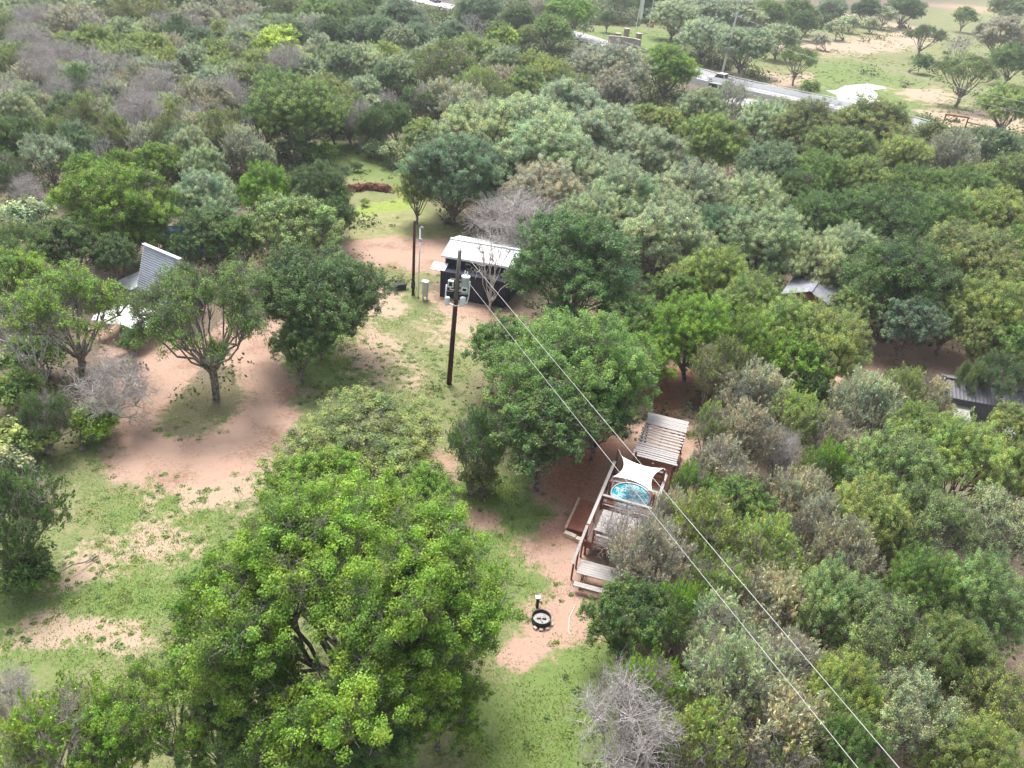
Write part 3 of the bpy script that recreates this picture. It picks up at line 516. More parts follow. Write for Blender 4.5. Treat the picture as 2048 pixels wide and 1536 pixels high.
g=link(bpy.data.objects.new('ground',npmesh('ground',V,Q,GM,smooth=True,attrs=attrs))); tag(g,None,None,kind='structure')
# bare dirt tracks: the faces that are mostly dirt, as a sheet lying 4 mm above
dm=dirt.ravel()[Q].mean(1)>.55; qd=Q[dm]; used,inv=np.unique(qd,return_inverse=True); Vd=V[used].copy(); Vd[:,2]+=.004
g2=link(bpy.data.objects.new('dirt_track',npmesh('dirt_track',Vd,inv.reshape(-1,4),GM,smooth=True,attrs={k:a[used] for k,a in attrs.items()}))); tag(g2,None,None,kind='structure')
from bisect import bisect
def samp(arr,x,y):
    i=np.clip(np.searchsorted(gy,y)-1,0,ny-2); j=np.clip(np.searchsorted(gx,x)-1,0,nx-2); return arr[i,j]
# grass and weeds on the open ground
GRASS=leafmat('grass_blades',.35); rng=np.random.default_rng(77)
def scatter(n,x0,x1,y0,y1): return rng.uniform(x0,x1,n),rng.uniform(y0,y1,n)
def inview(x,y): return (np.abs(x)<(y*.72+9))
x,y=scatter(420000,-27,16,14,62); k=inview(x,y); x=x[k];y=y[k]
cov=samp(opn,x,y)*(1-samp(dirt,x,y))*(1-.9*samp(thin,x,y)); cl=fbm(x,y,1.6,55,3); lu=samp(lush,x,y)
keep=rng.random(len(x))<cov*np.clip((cl-.40)*3.2+.7*lu,0.03,1); x=x[keep];y=y[keep];lu=lu[keep];cl=cl[keep]; n=len(x)
h=rng.uniform(.04,.13,n)*(1+.5*lu); a=rng.uniform(0,6.28,n); h=h*.75; wd=rng.uniform(.012,.03,n); z=samp(Z,x,y)
lx=rng.normal(size=n)*.06; ly=rng.normal(size=n)*.06; p=np.stack([x,y,z-.01],1); e=np.stack([np.cos(a)*wd,np.sin(a)*wd,np.zeros(n)],1); tp=p+np.stack([lx,ly,h],1)
Vg=np.stack([p-e,p+e,tp],1).reshape(-1,3); Fg=np.arange(3*n).reshape(n,3); tn=np.clip(.35+.4*lu+(cl-.5)+rng.normal(size=n)*.2,0,1)
o=link(bpy.data.objects.new('grass',npmesh('grass',Vg,Fg,GRASS,tint=np.repeat(tn,3)))); o.color=(.19,.26,.075,1)
tag(o,'short uneven grass covering the clearing and lawns','grass',kind='stuff')
# leafy weeds in patches
x,y=scatter(5200,-27,12,15,62); k=inview(x,y)&(rng.random(5200)<samp(opn,x,y)*(1-samp(dirt,x,y))*np.clip((fbm(x,y,5.,66,2)-.42)*4+.5*samp(lush,x,y),0,1)); x=x[k];y=y[k]
m=len(x); per=34; R=rng.uniform(.10,.32,m); cc=np.stack([x,y,samp(Z,x,y)],1); d=rng.normal(size=(m,per,3)); d/=np.linalg.norm(d,axis=2,keepdims=True); d[...,2]=np.abs(d[...,2])*.42
P=(cc[:,None]+d*R[:,None,None]*rng.random((m,per,1))**.5).reshape(-1,3); nn=d.reshape(-1,3)*.5+np.array([0,0,1.])+rng.normal(size=(m*per,3))*.35
l=np.repeat(rng.uniform(.03,.06,m),per)*rng.uniform(.7,1.3,m*per); v,f=quads(P,nn,l,l*.6,rng)
tn=np.clip(np.repeat(rng.uniform(.1,.8,m),per)+rng.normal(size=m*per)*.12,0,1)
o=link(bpy.data.objects.new('weeds',npmesh('weeds',v,f,LEAF,tint=np.repeat(tn,4)))); o.color=(.19,.28,.09,1)
tag(o,'low leafy weeds growing in patches over the clearing','weeds',kind='stuff')
# coarser tussocks of the far clearing and field
x,y=scatter(60000,-60,130,60,270); k=inview(x,y)&(rng.random(60000)<samp(opn,x,y)*(1-samp(dirt,x,y))*(1-.8*samp(lawn,x,y))*np.clip((fbm(x,y,9.,67,3)-.38)*3,.03,1)*.6); x=x[k];y=y[k]
m=len(x); per=16; R=rng.uniform(.12,.5,m); cc=np.stack([x,y,samp(Z,x,y)],1); d=rng.normal(size=(m,per,3)); d/=np.linalg.norm(d,axis=2,keepdims=True); d[...,2]=np.abs(d[...,2])*.45
P=(cc[:,None]+d*R[:,None,None]*rng.random((m,per,1))**.5).reshape(-1,3); nn=d.reshape(-1,3)*.6+np.array([0,0,.8])+rng.normal(size=(m*per,3))*.4
l=np.repeat(R*.3,per)*rng.uniform(.6,1.3,m*per); v,f=quads(P,nn,l,l*.6,rng); tn=np.clip(np.repeat(rng.uniform(.1,.8,m),per)+rng.normal(size=m*per)*.12,0,1)
o=link(bpy.data.objects.new('tussocks',npmesh('tussocks',v,f,LEAF,tint=np.repeat(tn,4)))); o.color=(.24,.28,.12,1)
tag(o,'coarse tussocks dotted over the far clearing and dry field','tussocks',kind='stuff')
# shrub layer of the woods
x,y=scatter(42000,-150,190,12,300); k=inview(x,y)&(rng.random(42000)<np.where(y<70,.5,.95)*(1-samp(opn,x,y)*.992)*(1-samp(dirt,x,y))); x=x[k];y=y[k]
BL=[((4.2,29.4),6.5),((6.,33.5),3.6),((9.,37.5),3.2),((-4,59),5.2),((-24.5,50.),4.),((23,58.5),3.5),((29,43.5),4.),((39,150),13),((50,140),13),((60,160),17),((30,165),12),((20,205),14),((-30,245),16),((25,225),10),((2.2,25),5)]
for (cx_,cy_),r_ in BL:
    k=(x-cx_)**2+(y-cy_)**2>r_*r_; x=x[k];y=y[k]
m=len(x); per=46; R=rng.uniform(.5,1.5,m)*(1+.004*y); cc=np.stack([x,y,np.zeros(m)],1); d=rng.normal(size=(m,per,3)); d/=np.linalg.norm(d,axis=2,keepdims=True); d[...,2]=np.abs(d[...,2])*.9
P=(cc[:,None]+d*R[:,None,None]*rng.random((m,per,1))**.35).reshape(-1,3); nn=d.reshape(-1,3)*.7+np.array([0,0,.5])+rng.normal(size=(m*per,3))*.5
l=np.repeat(.07+.0011*y,per)*rng.uniform(.7,1.4,m*per); v,f=quads(P,nn,l,l*.6,rng); tn=np.clip(np.repeat(rng.uniform(0,.7,m),per)+rng.normal(size=m*per)*.15,0,1)
o=link(bpy.data.objects.new('undergrowth',npmesh('undergrowth',v,f,LEAF,tint=np.repeat(tn,4)))); o.color=(.13,.17,.06,1)
tag(o,'dark tangled brush filling the gaps between the trees','undergrowth',kind='stuff')

# dead leaves, twigs and pebbles strewn over the bare soil
x,y=scatter(150000,-28,34,14,64); k=inview(x,y); x=x[k];y=y[k]; dd_=samp(dirt,x,y); cl=fbm(x,y,1.3,88,4); ed=4*dd_*(1-dd_)
k=rng.random(len(x))<np.where(dd_>.5,np.clip((cl-.50)*3,0.02,1)*.55+.3*ed,np.clip((cl-.45)*2,0,1)*.35*(1-.8*samp(lush,x,y))); x=x[k];y=y[k];m=len(x)
cc=np.stack([x,y,samp(Z,x,y)+.012],1); nn=np.array([0,0,1.])+rng.normal(size=(m,3))*.35; l=rng.uniform(.018,.05,m); v,f=quads(cc,nn,l,l*rng.uniform(.2,.7,m),rng)
LIT=leafmat('dry_leaves',.1); o=link(bpy.data.objects.new('leaf_litter',npmesh('leaf_litter',v,f,LIT,tint=np.repeat(rng.random(m),4)))); o.color=(.17,.125,.085,1)
tag(o,'dry leaves and twigs strewn over the bare pink soil','leaf litter',kind='stuff')

# ---------------- built things ----------------
WOODR=mat('red_stained_wood',(.22,.085,.055),.75,var=.35,scale=4,stretch=(1,6,6)); WOODG=mat('weathered_wood',(.37,.35,.34),.85,var=.25,scale=5,stretch=(1,5,5))
WOODL=mat('pale_timber',(.50,.36,.26),.8,var=.25,scale=5); WHITE=mat('white_metal',(.78,.79,.80),.45,var=.06,scale=3); NAVY=mat('navy_siding',(.012,.014,.035),.55,var=.3,scale=3)
GALV=mat('galvanised_metal',(.50,.53,.57),.42,metal=.35,var=.12,scale=4); DARKM=mat('black_steel',(.025,.025,.027),.5,var=.3,scale=8); POLEM=mat('creosoted_pole',(.055,.022,.016),.8,var=.5,scale=3,stretch=(3,3,.5))
POLET=mat('weathered_pole_top',(.17,.15,.135),.85,var=.3,scale=3,stretch=(3,3,.5)); SAIL=mat('white_sail_cloth',(.88,.88,.86),.8,var=.02,scale=3); STONE=mat('limestone',(.55,.47,.38),.9,var=.25,scale=4,bump=.4)
BLUEL=mat('blue_liner',(.02,.42,.52),.4,var=.15,scale=4); GLASS=mat('dark_glass',(.02,.025,.03),.08,var=.1,spec=.6); CREAM=mat('cream_paint',(.70,.64,.42),.6,var=.08); CONC=mat('pale_concrete',(.42,.41,.40),.85,var=.1,scale=1.2)
ASPH=mat('worn_asphalt',(.36,.355,.36),.9,var=.12,scale=.8); BLUET=mat('blue_tarp',(.02,.14,.42),.5,var=.3,scale=2); RUST=mat('rusty_pipe',(.28,.09,.05),.8,var=.4,scale=5); DGREY=mat('dark_grey_roofing',(.13,.13,.145),.6,var=.2,scale=3)
RUBBER=mat('tyre_rubber',(.02,.02,.02),.85,var=.2); SILV=mat('silver_paint',(.45,.46,.48),.3,metal=.4,var=.05); WPAINT=mat('white_paint',(.78,.78,.78),.3,var=.03); BPAINT=mat('black_paint',(.02,.022,.028),.25,var=.1)
REDM=mat('flag_red',(.55,.03,.04),.7,var=.1); FBLUE=mat('flag_blue',(.03,.06,.28),.7,var=.1); ASH=mat('ash_and_embers',(.34,.32,.31),.95,var=.4,scale=7,bump=.5)
def water(name,col,rough,sc,bump,painted_glints=None):
    m,t,b,N,K=newmat(name); tc=N('ShaderNodeTexCoord'); n=N('ShaderNodeTexNoise'); n.inputs['Scale'].default_value=sc; n.inputs['Detail'].default_value=3
    K(tc.outputs['Object'],n.inputs['Vector']); bp=N('ShaderNodeBump'); bp.inputs['Strength'].default_value=bump; bp.inputs['Distance'].default_value=.06; K(n.outputs[0],bp.inputs['Height']); K(bp.outputs[0],b.inputs['Normal'])
    b.inputs['Base Color'].default_value=(*col,1); b.inputs['Roughness'].default_value=rough; b.inputs['Specular IOR Level'].default_value=.7
    if painted_glints:  # pale lines in the base colour stand in for white reflections on water
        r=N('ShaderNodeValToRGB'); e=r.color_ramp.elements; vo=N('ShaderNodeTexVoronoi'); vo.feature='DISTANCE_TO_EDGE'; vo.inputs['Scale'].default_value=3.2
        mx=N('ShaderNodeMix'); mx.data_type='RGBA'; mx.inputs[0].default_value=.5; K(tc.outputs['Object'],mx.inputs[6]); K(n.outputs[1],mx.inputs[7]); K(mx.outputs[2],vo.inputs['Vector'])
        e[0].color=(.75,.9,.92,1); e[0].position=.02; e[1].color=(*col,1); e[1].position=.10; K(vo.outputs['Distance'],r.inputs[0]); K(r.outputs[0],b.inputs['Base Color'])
    return m
# --- pool deck ---
DO=(4.15,29.45); DA=math.radians(-17)
def dl(x,y,z=0):
    c,s=math.cos(DA),math.sin(DA); return (DO[0]+c*x-s*y,DO[1]+s*x+c*y,z)
W_=2.75; LN=5.7; ZD=.95
dk=empty('pool_deck',(DO[0],DO[1],0),DA,'raised reddish wooden deck with grey railings around the round pool','deck')
b=MB()
n_=int(LN/.145)
for i in range(n_): b.box((W_/2,.07+i*.145,ZD+(i%3)*.002),(W_,.135,.035))
b.build('deck_floor',mat('worn_deck_boards',(.34,.24,.20),.85,var=.35,scale=4,stretch=(1,6,6)),dk)
b=MB()
for x in (0.02,W_/2,W_-.02): b.beam((x,0,ZD-.12),(x,LN,ZD-.12),.05,.18)
for x,y in [(0.05,.1),(0.05,2.6),(0.05,5.6),(W_-.05,.1),(W_-.05,2.6),(W_-.05,5.6)]: b.box((x,y,ZD/2-.1),(.1,.1,ZD-.02))
b.box((W_/2,-.02,ZD-.2),(W_,.04,.35)); b.box((-.03,LN/2,ZD-.2),(.04,LN,.35)); b.build('deck_frame',WOODR,dk)
def rail(a,c,z=ZD,h=.95,post=True,nb=None,capm=WOODG):
    a=Vector((*a,0));c=Vector((*c,0));L_=(c-a).length; k=max(1,int(round(L_/1.4)))
    b=MB(); b.beam(a+Vector((0,0,z+h)),c+Vector((0,0,z+h)),.15,.04); b.build('cap_rail',capm,dk)
    b=MB()
    for hh in (.18,.5,.80): b.beam(a+Vector((0,0,z+hh)),c+Vector((0,0,z+hh)),.035,.085)
    b.build('side_rail',WOODR,dk)
    for i in range(k+1):
        p=a.lerp(c,i/k); q=MB(); q.box((p.x,p.y,z+h/2-.02),(.09,.09,h)); q.build('rail_post',WOODR,dk)
rail((0,.1),(0,5.6)); rail((W_,.6),(W_,5.6)); rail((.1,2.55),(W_-.1,2.55)); rail((.75,LN),(W_,LN)); rail((.35,0),(W_,0),h=.85)
for x,y,hh in [(.06,5.72,2.6),(1.0,5.72,2.75),(1.95,5.72,2.3),(W_-.08,5.0,2.6),(.3,3.25,2.35),(2.55,3.0,2.45)]:
    q=MB(); q.box((x,y,hh/2),(.11,.11,hh)); q.build('tall_post',WOODR,dk)
b=MB(); b.box((1.35,3.7,ZD+.16),(2.3,2.15,.28)); b.build('pool_surround',WOODR,dk)
b=MB()
for y in (2.66,4.74): b.box((1.35,y,ZD+.32),(2.5,.14,.04))
for x in (.2,2.5): b.box((x,3.7,ZD+.322),(.14,2.2,.04))
b.build('surround_trim',WOODG,dk)
b=MB()
for x in (.55,1.05,1.55,2.05): b.box((x,1.3,ZD+.43),(.46,1.6,.04))
b.build('bench_seat',WOODG,dk)
b=MB()
for x,y in [(.4,.6),(.4,2.0),(2.2,.6),(2.2,2.0)]: b.box((x,y,ZD+.21),(.09,.09,.4))
b.build('bench_leg',WOODR,dk)
b=MB(); b.beam((-.02,.0,ZD+.95),(-.12,-1.9,1.05),.13,.045); b.beam((.5,-.25,ZD+.75),(W_-.2,-.25,ZD+.75),.12,.04); b.beam((.5,-.25,ZD+.3),(W_-.2,-.25,ZD+.3),.1,.035); b.beam((.5,-.25,ZD+.3),(.5,-.25,ZD+.75),.09,.04); b.build('stair_handrail',WOODG,dk)

b=MB()
for y in (-.15,-1.0,-1.8): b.box((-.08,y,.85+.2*y),(.08,.08,1.7+.4*y))
b.build('handrail_post',WOODR,dk)
# round tank pool
pl=empty('plunge_pool',dl(1.33,3.72,ZD+.30),DA,'small round pool of bright blue water set into the wooden deck','pool')
R_=.97; N_r=40
def ring(r,z): return [(r*math.cos(2*math.pi*i/N_r),r*math.sin(2*math.pi*i/N_r),z) for i in range(N_r+1)]
b=MB(); b.sheet([ring(R_,-.0),ring(R_,.2),ring(R_+.04,.23),ring(R_+.05,.2),ring(R_+.05,0)]); b.build('rim',WHITE,pl,smooth=True)
b=MB(); b.sheet([ring(R_-.005,.21),ring(R_-.005,.02),ring(.01,.02)]); b.build('liner',BLUEL,pl)
b=MB(); b.sheet([ring(R_-.012,.15),ring(.005,.15)]); b.build('water_surface',water('pool_water',(.015,.40,.52),.06,5,.5,painted_glints=True),pl)
# sail
sc=[np.array(dl(*q)) for q in [(.36,5.05,2.72),(2.6,5.1,2.62),(2.42,3.12,2.45),(.33,3.35,2.55)]]
sl=empty('shade_sail',dl(1.4,4.2,2.5),0,'white square shade sail stretched over the blue pool','shade sail'); b=MB(); rows=[]; n_=18; c0=Vector(dl(1.4,4.2,2.5))
for i in range(n_+1):
    u=i/n_; r=[]
    for j in range(n_+1):
        v=j/n_; pu=4*u*(1-u); pv=4*v*(1-v); uu=u+(.5-u)*.28*pv*1.0; vv=v+(.5-v)*.28*pu*1.0
        p=(sc[0]*(1-uu)+sc[1]*uu)*(1-vv)+(sc[3]*(1-uu)+sc[2]*uu)*vv; r.append(Vector(p)-c0-Vector((0,0,.10*pu*pv)))
    rows.append(r)
b.sheet(rows); o=b.build('cloth',SAIL,sl,smooth=True); md=o.modifiers.new('t','SOLIDIFY'); md.thickness=.006
b=MB()
for p,q in zip(sc,[(.06,5.72,2.6),(W_-.08,5.0,2.6),(2.55,3.0,2.4),(.3,3.25,2.3)]): b.tube([Vector(p)-c0,Vector(dl(*q))-c0],.012,5)
b.build('corner_rope',WHITE,sl)
# slatted pergola behind the deck
pg=empty('slatted_pergola',dl(.85,5.85),DA,'weathered grey slatted pergola with gaps, at the far end of the pool deck','pergola'); prg=np.random.default_rng(8)
y=0;PL=4.5
b=MB()
while y<PL:
    wd=prg.uniform(.13,.19); 
    if y>3.1: wd=.19
    b.box((1.12+prg.uniform(-.03,.03),y+wd/2,2.42+prg.uniform(-.01,.012)),(2.35+prg.uniform(-.12,.06),wd,.03),rz=prg.uniform(-.012,.012)); y+=wd+(prg.uniform(.10,.20) if 1<y<3.1 else (prg.uniform(.03,.07) if y<=1 else .012))
b.build('slats',WOODG,pg)
b=MB()
for x in (.06,1.12,2.15): b.beam((x,-.05,2.32),(x,PL+.05,2.32),.06,.14)
b.build('roof_beam',WOODR,pg)
for x,y in [(.06,.1),(2.15,.1),(.06,PL-.1),(2.15,PL-.1),(.06,PL/2),(2.15,PL/2)]: q=MB(); q.box((x,y,1.12),(.1,.1,2.26)); q.build('post',WOODR,pg)
b=MB(); b.box((1.1,PL/2,.25),(2.3,PL,.08)); b.build('floor',WOODR,pg)
# step platform and stones
sp=empty('step_platform',dl(-.65,2.5),DA,'low red-brown plank platform beside the left side of the pool deck','platform'); b=MB()
for i in range(8): b.box((-.48+i*.136,0,.30),(.128,2.5,.035))
b.build('boards',WOODR,sp); b=MB(); b.box((0,-1.22,.14),(1.1,.05,.26)); b.box((0,1.22,.14),(1.1,.05,.26)); b.build('frame',WOODR,sp)
b=MB(); b.box((-.62,0,.22),(.13,2.6,.24)); b.build('edge_timber',WOODL,sp,bevel=.015)
for i,(x,y,dx,lab) in enumerate([(-.95,.98,.62,'larger pale limestone block at the foot of the plank platform'),(-.42,.84,.40,'smaller pale limestone block next to the deck corner')]):
    b=MB(); b.box((0,0,.12),(dx,.26,.24)); o=b.build('stone_block',STONE,bevel=.04); o.location=dl(x,y); o.rotation_euler=(0,0,DA-.15); tag(o,lab,'stone step','stone blocks by the platform')
# picnic table
pt=empty('picnic_table',(4.75,27.55,0),math.radians(-14),'weathered grey wooden picnic table with benches on the pink dirt','picnic table')
b=MB()
for i in range(5): b.box((0,-.30+i*.15,.75),(2.0,.14,.038))
b.build('tabletop',WOODG,pt)
for s in (-1,1):
    b=MB()
    for i in range(2): b.box((0,s*(.68+i*.145),.45),(2.0,.135,.038))
    b.build('bench_seat',WOODG,pt)
for x in (-.72,.72):
    b=MB(); b.beam((x,-.28,.74),(x,-.62,.02),.045,.1); b.beam((x,.28,.74),(x,.62,.02),.045,.1); b.beam((x+.05,-.82,.40),(x+.05,.82,.40),.045,.1); b.beam((x,-.33,.70),(x,.33,.70),.045,.09); b.build('leg_frame',WOODR,pt)
# fire ring
fr=empty('fire_ring',(*at(1082,1243)[:2],0),.3,'round black steel fire ring with pale ash, on pink dirt','fire ring'); b=MB()
def ringr(r,z,n=32): return [(r*math.cos(2*math.pi*i/n),r*math.sin(2*math.pi*i/n),z) for i in range(n+1)]
b.sheet([ringr(.40,0),ringr(.40,.30),ringr(.43,.31),ringr(.43,.30),ringr(.415,.28),ringr(.415,0)]); b.build('steel_ring',DARKM,fr)
b=MB(); b.sheet([ringr(.395,.13),ringr(.3,.17),ringr(.15,.15),ringr(.01,.18)]); b.build('ash',ASH,fr)
fg=np.random.default_rng(4)
for i in range(3):
    a=fg.uniform(0,3); b=MB(); b.tube([(-.22*math.cos(a),-.22*math.sin(a),.19),(.2*math.cos(a),.2*math.sin(a),.2)],[.03,.022],7); b.build('charred_stick',WOODG if i==1 else DARKM,fr)
FSN=['below left','right below','below right','far right']
for i,a in enumerate([-2.1,-1.55,-1.0,-.3]):
    b=MB(); b.box((0,0,.05),(.17,.12,.10)); o=b.build('fire_stone',STONE,bevel=.03); p=at(1082,1243); o.location=(p[0]+.5*math.cos(a),p[1]+.5*math.sin(a),0); o.rotation_euler=(0,0,a+1.57+fg.uniform(-.3,.3)); tag(o,f"small pale rock at the base of the fire ring, {['leftmost','second from left','third from left','rightmost'][i]}",'rock','rocks around the fire ring')
wt_=empty('water_spigot_post',(*at(1074,1214)[:2],0),.2,'short dark post with a pale grey top standing behind the fire ring','post'); b=MB(); b.box((0,0,.28),(.12,.12,.56)); b.build('post',DARKM,wt_); b=MB(); b.box((0,0,.6),(.24,.2,.08)); b.build('top_plate',GALV,wt_,bevel=.01)
b=MB(); b.tube([(.06,-.05,.4),(.16,-.12,.38),(.18,-.14,.28)],.025,6); b.build('tap',DARKM,wt_)
p0=at(1151,1210);p1=at(1137,1262)
b=MB(); b.tube([(p0[0],p0[1],.03),(p0[0]-.15,p0[1]-.4,.03),(p0[0]-.3,p0[1]-.8,.03),(p1[0],p1[1],.03),(p1[0]+.05,p1[1]-.2,.03)],.011,6); o=b.build('garden_hose',WHITE); tag(o,'thin pale hose lying on the dirt right of the fire ring','hose')
# --- utility poles and wires ---
P1=at(898,768); lean1=(.02,-.0)
up=empty('utility_pole',(P1[0],P1[1],0),0,'tall dark brown utility pole carrying a white transformer, in front of the navy shed','utility pole'); up.rotation_euler=(0,math.radians(2.0),0)
b=MB(); b.tube([(0,0,-.3),(0,0,3),(0,0,6.0)],[.17,.155,.14],12); b.build('lower_shaft',POLEM,up,smooth=True)
b=MB(); b.tube([(0,0,6.0),(0,0,9.15)],[.139,.115],12); b.build('upper_shaft',POLET,up,smooth=True)
b=MB(); b.tube([(.48,-.05,6.55),(.48,-.05,7.55)],.24,18); b.build('transformer',GALV,up,smooth=False); b=MB(); b.tube([(.48,-.05,7.55),(.48,-.05,7.62),(.48,-.05,7.68)],[.265,.265,.12],18); b.build('transformer_lid',WHITE,up)
b=MB(); b.tube([(.42,-.05,7.66),(.42,-.05,7.95)],[.06,.035],8); b.tube([(.55,-.05,7.66),(.56,-.05,7.9)],[.05,.03],8); b.build('bushing',WHITE,up)
b=MB(); b.box((.16,-.02,7.2),(.3,.06,.12)); b.box((.16,-.02,6.8),(.3,.06,.12)); b.build('bracket',DARKM,up)
b=MB(); b.box((-.38,-.02,7.0),(.34,.2,.42)); b.build('meter_box',WHITE,up,bevel=.02); b=MB(); b.box((-.38,-.13,7.02),(.2,.02,.26)); b.build('dark_panel',GLASS,up)
b=MB(); b.box((.48,-.32,6.85),(.36,.03,.3)); b.build('number_plate',WHITE,up); b=MB(); b.box((.48,-.34,6.85),(.22,.012,.16)); b.build('plate_face',DARKM,up)
b=MB(); b.tube([(-.62,0,6.9),(-.64,0,6.0),(-.6,0,5.75),(-.3,0,5.65),(0,-.15,5.65),(.4,0,5.62),(.68,0,5.85),(.74,0,6.3),(.74,0,7.3)],.045,8); b.build('white_conduit',WHITE,up,smooth=True)
b=MB(); b.tube([(-.52,-.06,5.62),(-.52,-.06,6.1)],.15,12); b.tube([(.42,-.1,5.75),(.42,-.1,6.2)],.19,12); b.build('white_canister',WHITE,up)
b=MB(); b.box((.45,0,6.35),(.56,.1,.1)); b.box((-.4,0,6.45),(.4,.1,.1)); b.build('mount_arm',DARKM,up)
b=MB(); b.tube([(0.05,-.05,9.15),(.05,-.05,9.4)],[.05,.03],8); b.build('insulator',WHITE,up)
WIRE=mat('wire_aluminium',(.48,.48,.46),.5,var=.25,scale=1.2)
A0=np.array([P1[0]+.36,P1[1]-.05,9.28]); B0=np.array([P1[0]+.8,P1[1]-.05,7.35]); A1=at(1815,1536,8.9); B1=at(1730,1536,7.05)
def wire(a,b_,label,k=2.05,sag=.25):
    e=a+(b_-a)*k; pts=[]
    for i in range(41):
        t=i/40; p=a*(1-t)+e*t; p=p-np.array([0,0,4*t*(1-t)*sag]); pts.append(p)
    m=MB(); m.tube(pts,.011,6); o=m.build('power_line',WIRE,smooth=True); tag(o,label,'power line','overhead power lines'); return e
eA=wire(A0,A1,'upper right pale wire running from the dark pole top to the bottom right'); eB=wire(B0,B1,'lower left pale wire running from the pole transformer to the bottom right')
# second pole
P2=at(826,590); q2=empty('service_pole',(P2[0],P2[1],0),0,'shorter reddish brown pole standing left of the navy shed','utility pole'); q2.rotation_euler=(0,math.radians(.5),0)
b=MB(); b.tube([(0,0,-.2),(0,0,6.0)],[.12,.095],10); b.build('shaft',POLEM,q2,smooth=True); b=MB(); b.box((0.02,-.14,.9),(.3,.16,.5)); b.build('junction_box',DARKM,q2,bevel=.02)
q3=empty('conduit_pole',(P2[0]+.45,P2[1]-.35,0),0,'thin white conduit pole right beside the reddish service pole','conduit pole'); q3.rotation_euler=(0,math.radians(.8),0)
b=MB(); b.tube([(0,0,0),(0,0,5.6)],.055,8); b.build('conduit',WHITE,q3,smooth=True); b=MB(); b.tube([(0,0,5.6),(.08,0,5.75),(.2,0,5.68)],.06,8); b.box((.03,-.02,4.7),(.2,.12,.22)); b.build('weatherhead',GALV,q3)
P4=at(850,600); mc=empty('meter_cabinet',(P4[0],P4[1],0),-.2,'grey electric cabinet with a white top right of the two thin poles','electric cabinet')
b=MB(); b.box((0,0,.95),(.42,.3,1.2)); b.build('cabinet',GALV,mc,bevel=.02); b=MB(); b.box((0,0,1.57),(.5,.38,.05),rx=.12); b.build('top',WHITE,mc); b=MB(); b.box((-.16,0,.2),(.05,.25,.4)); b.box((.16,0,.2),(.05,.25,.4)); b.build('stand',GALV,mc); b=MB(); b.box((0,-.16,1.05),(.3,.02,.8)); b.build('door',SILV,mc)
P5=at(800,578); dc_=empty('dark_crate',(P5[0],P5[1],0),.5,'small black crate in weeds left of the reddish service pole','crate'); b=MB(); b.box((0,0,.2),(.9,.45,.4)); b.build('body',DARKM,dc_,bevel=.03); b=MB(); b.box((0,0,.43),(.96,.5,.05)); b.build('lid',DARKM,dc_)
# --- navy shed ---
sa=math.atan2(56.4-57.2,-2.8+6.5); sh=empty('navy_shed',(-6.5,57.25,0),sa,'navy blue shed with a bright white ribbed metal roof','shed')
b=MB(); b.box((2.9,.6,1.05),(5.2,1.2,2.1)); b.build('front_annex',NAVY,sh); b=MB(); b.box((2.95,3.3,1.45),(5.3,4.1,2.9)); b.build('wall',NAVY,sh)
b=MB()
for i in range(17): b.box((.45+i*.325,-.008,1.05),(.02,.03,2.08))
b.build('batten',mat('navy_batten',(.02,.022,.05),.55),sh)
b=MB(); n_=46
def roofsheet(b,x0,x1,y0,z0,y1,z1,n,amp,th=.05):
    rows=[[],[],[],[]]
    for i in range(n*4+1):
        x=x0+(x1-x0)*i/(n*4); r=amp*(1 if i%4 in(0,) else 0)
        rows[0].append((x,y0,z0-th));rows[1].append((x,y0,z0+r));rows[2].append((x,y1,z1+r));rows[3].append((x,y1,z1-th))
    b.sheet(rows)
roofsheet(b,.0,5.95,1.0,3.0,3.3,3.55,22,.035); b.build('roof',WHITE,sh); b=MB(); roofsheet(b,.0,5.95,3.3,3.552,5.6,3.0,22,.035); b.build('roof',WHITE,sh)
b=MB(); b.box((2.97,3.3,3.60),(6.0,.3,.03)); b.box((2.97,.97,2.94),(5.98,.04,.16)); b.build('ridge_cap',WHITE,sh)
b=MB(); b.box((-.0,.55,2.25),(1.15,.95,.04),rx=.28); b.build('awning',WHITE,sh); b=MB(); b.box((2.9,.6,2.13),(5.3,1.25,.05)); b.build('annex_roof',NAVY,sh)
b=MB()
b.box((1.55,-.03,1.25),(.75,.04,.85)); b.build('window_pane',GLASS,sh)
b=MB()
for x,z,dx,dz in [(1.55,1.7,.87,.07),(1.55,.8,.87,.07),(1.15,1.25,.07,.85),(1.95,1.25,.07,.85),(1.55,1.25,.05,.83)]: b.box((x,-.06,z),(dx,.05,dz))
b.build('window_frame',WHITE,sh)
b=MB(); b.box((.3,1.248,1.1),(.06,.06,2.9)); b.box((.3,1.2,1.45),(.05,.05,2.9)); b.build('red_corner_trim',RUST,sh)
# --- A-frame cabin ---
ang=-.5416; af=empty('a_frame_cabin',(-26.38,51.99,0),ang,'narrow A-frame cabin with steep galvanised corrugated roof and dark gable','cabin')
h_=4.45;w2=1.5;Lr=3.9
def corr(b,sgn):
    n=28*6; rows=[[],[],[],[]]; nrm=Vector((0,sgn*(h_-.3),w2)).normalized()
    for i in range(n+1):
        t=i/n; p=Vector((0,0,h_)).lerp(Vector((0,sgn*w2,.3)),t)+nrm*(.03*math.sin(i*2*math.pi/6)); q=p-nrm*.05
        rows[0].append(Vector((0,q.y,q.z))); rows[1].append(Vector((0,p.y,p.z))); rows[2].append(Vector((Lr,p.y,p.z))); rows[3].append(Vector((Lr,q.y,q.z)))
    b.sheet(rows)
GB=mat('blue_grey_corrugated',(.46,.49,.55),.45,metal=.3,var=.15,scale=2.5)
b=MB(); corr(b,-1); b.build('roof',GB,af); b=MB(); corr(b,1); b.build('roof',GB,af)
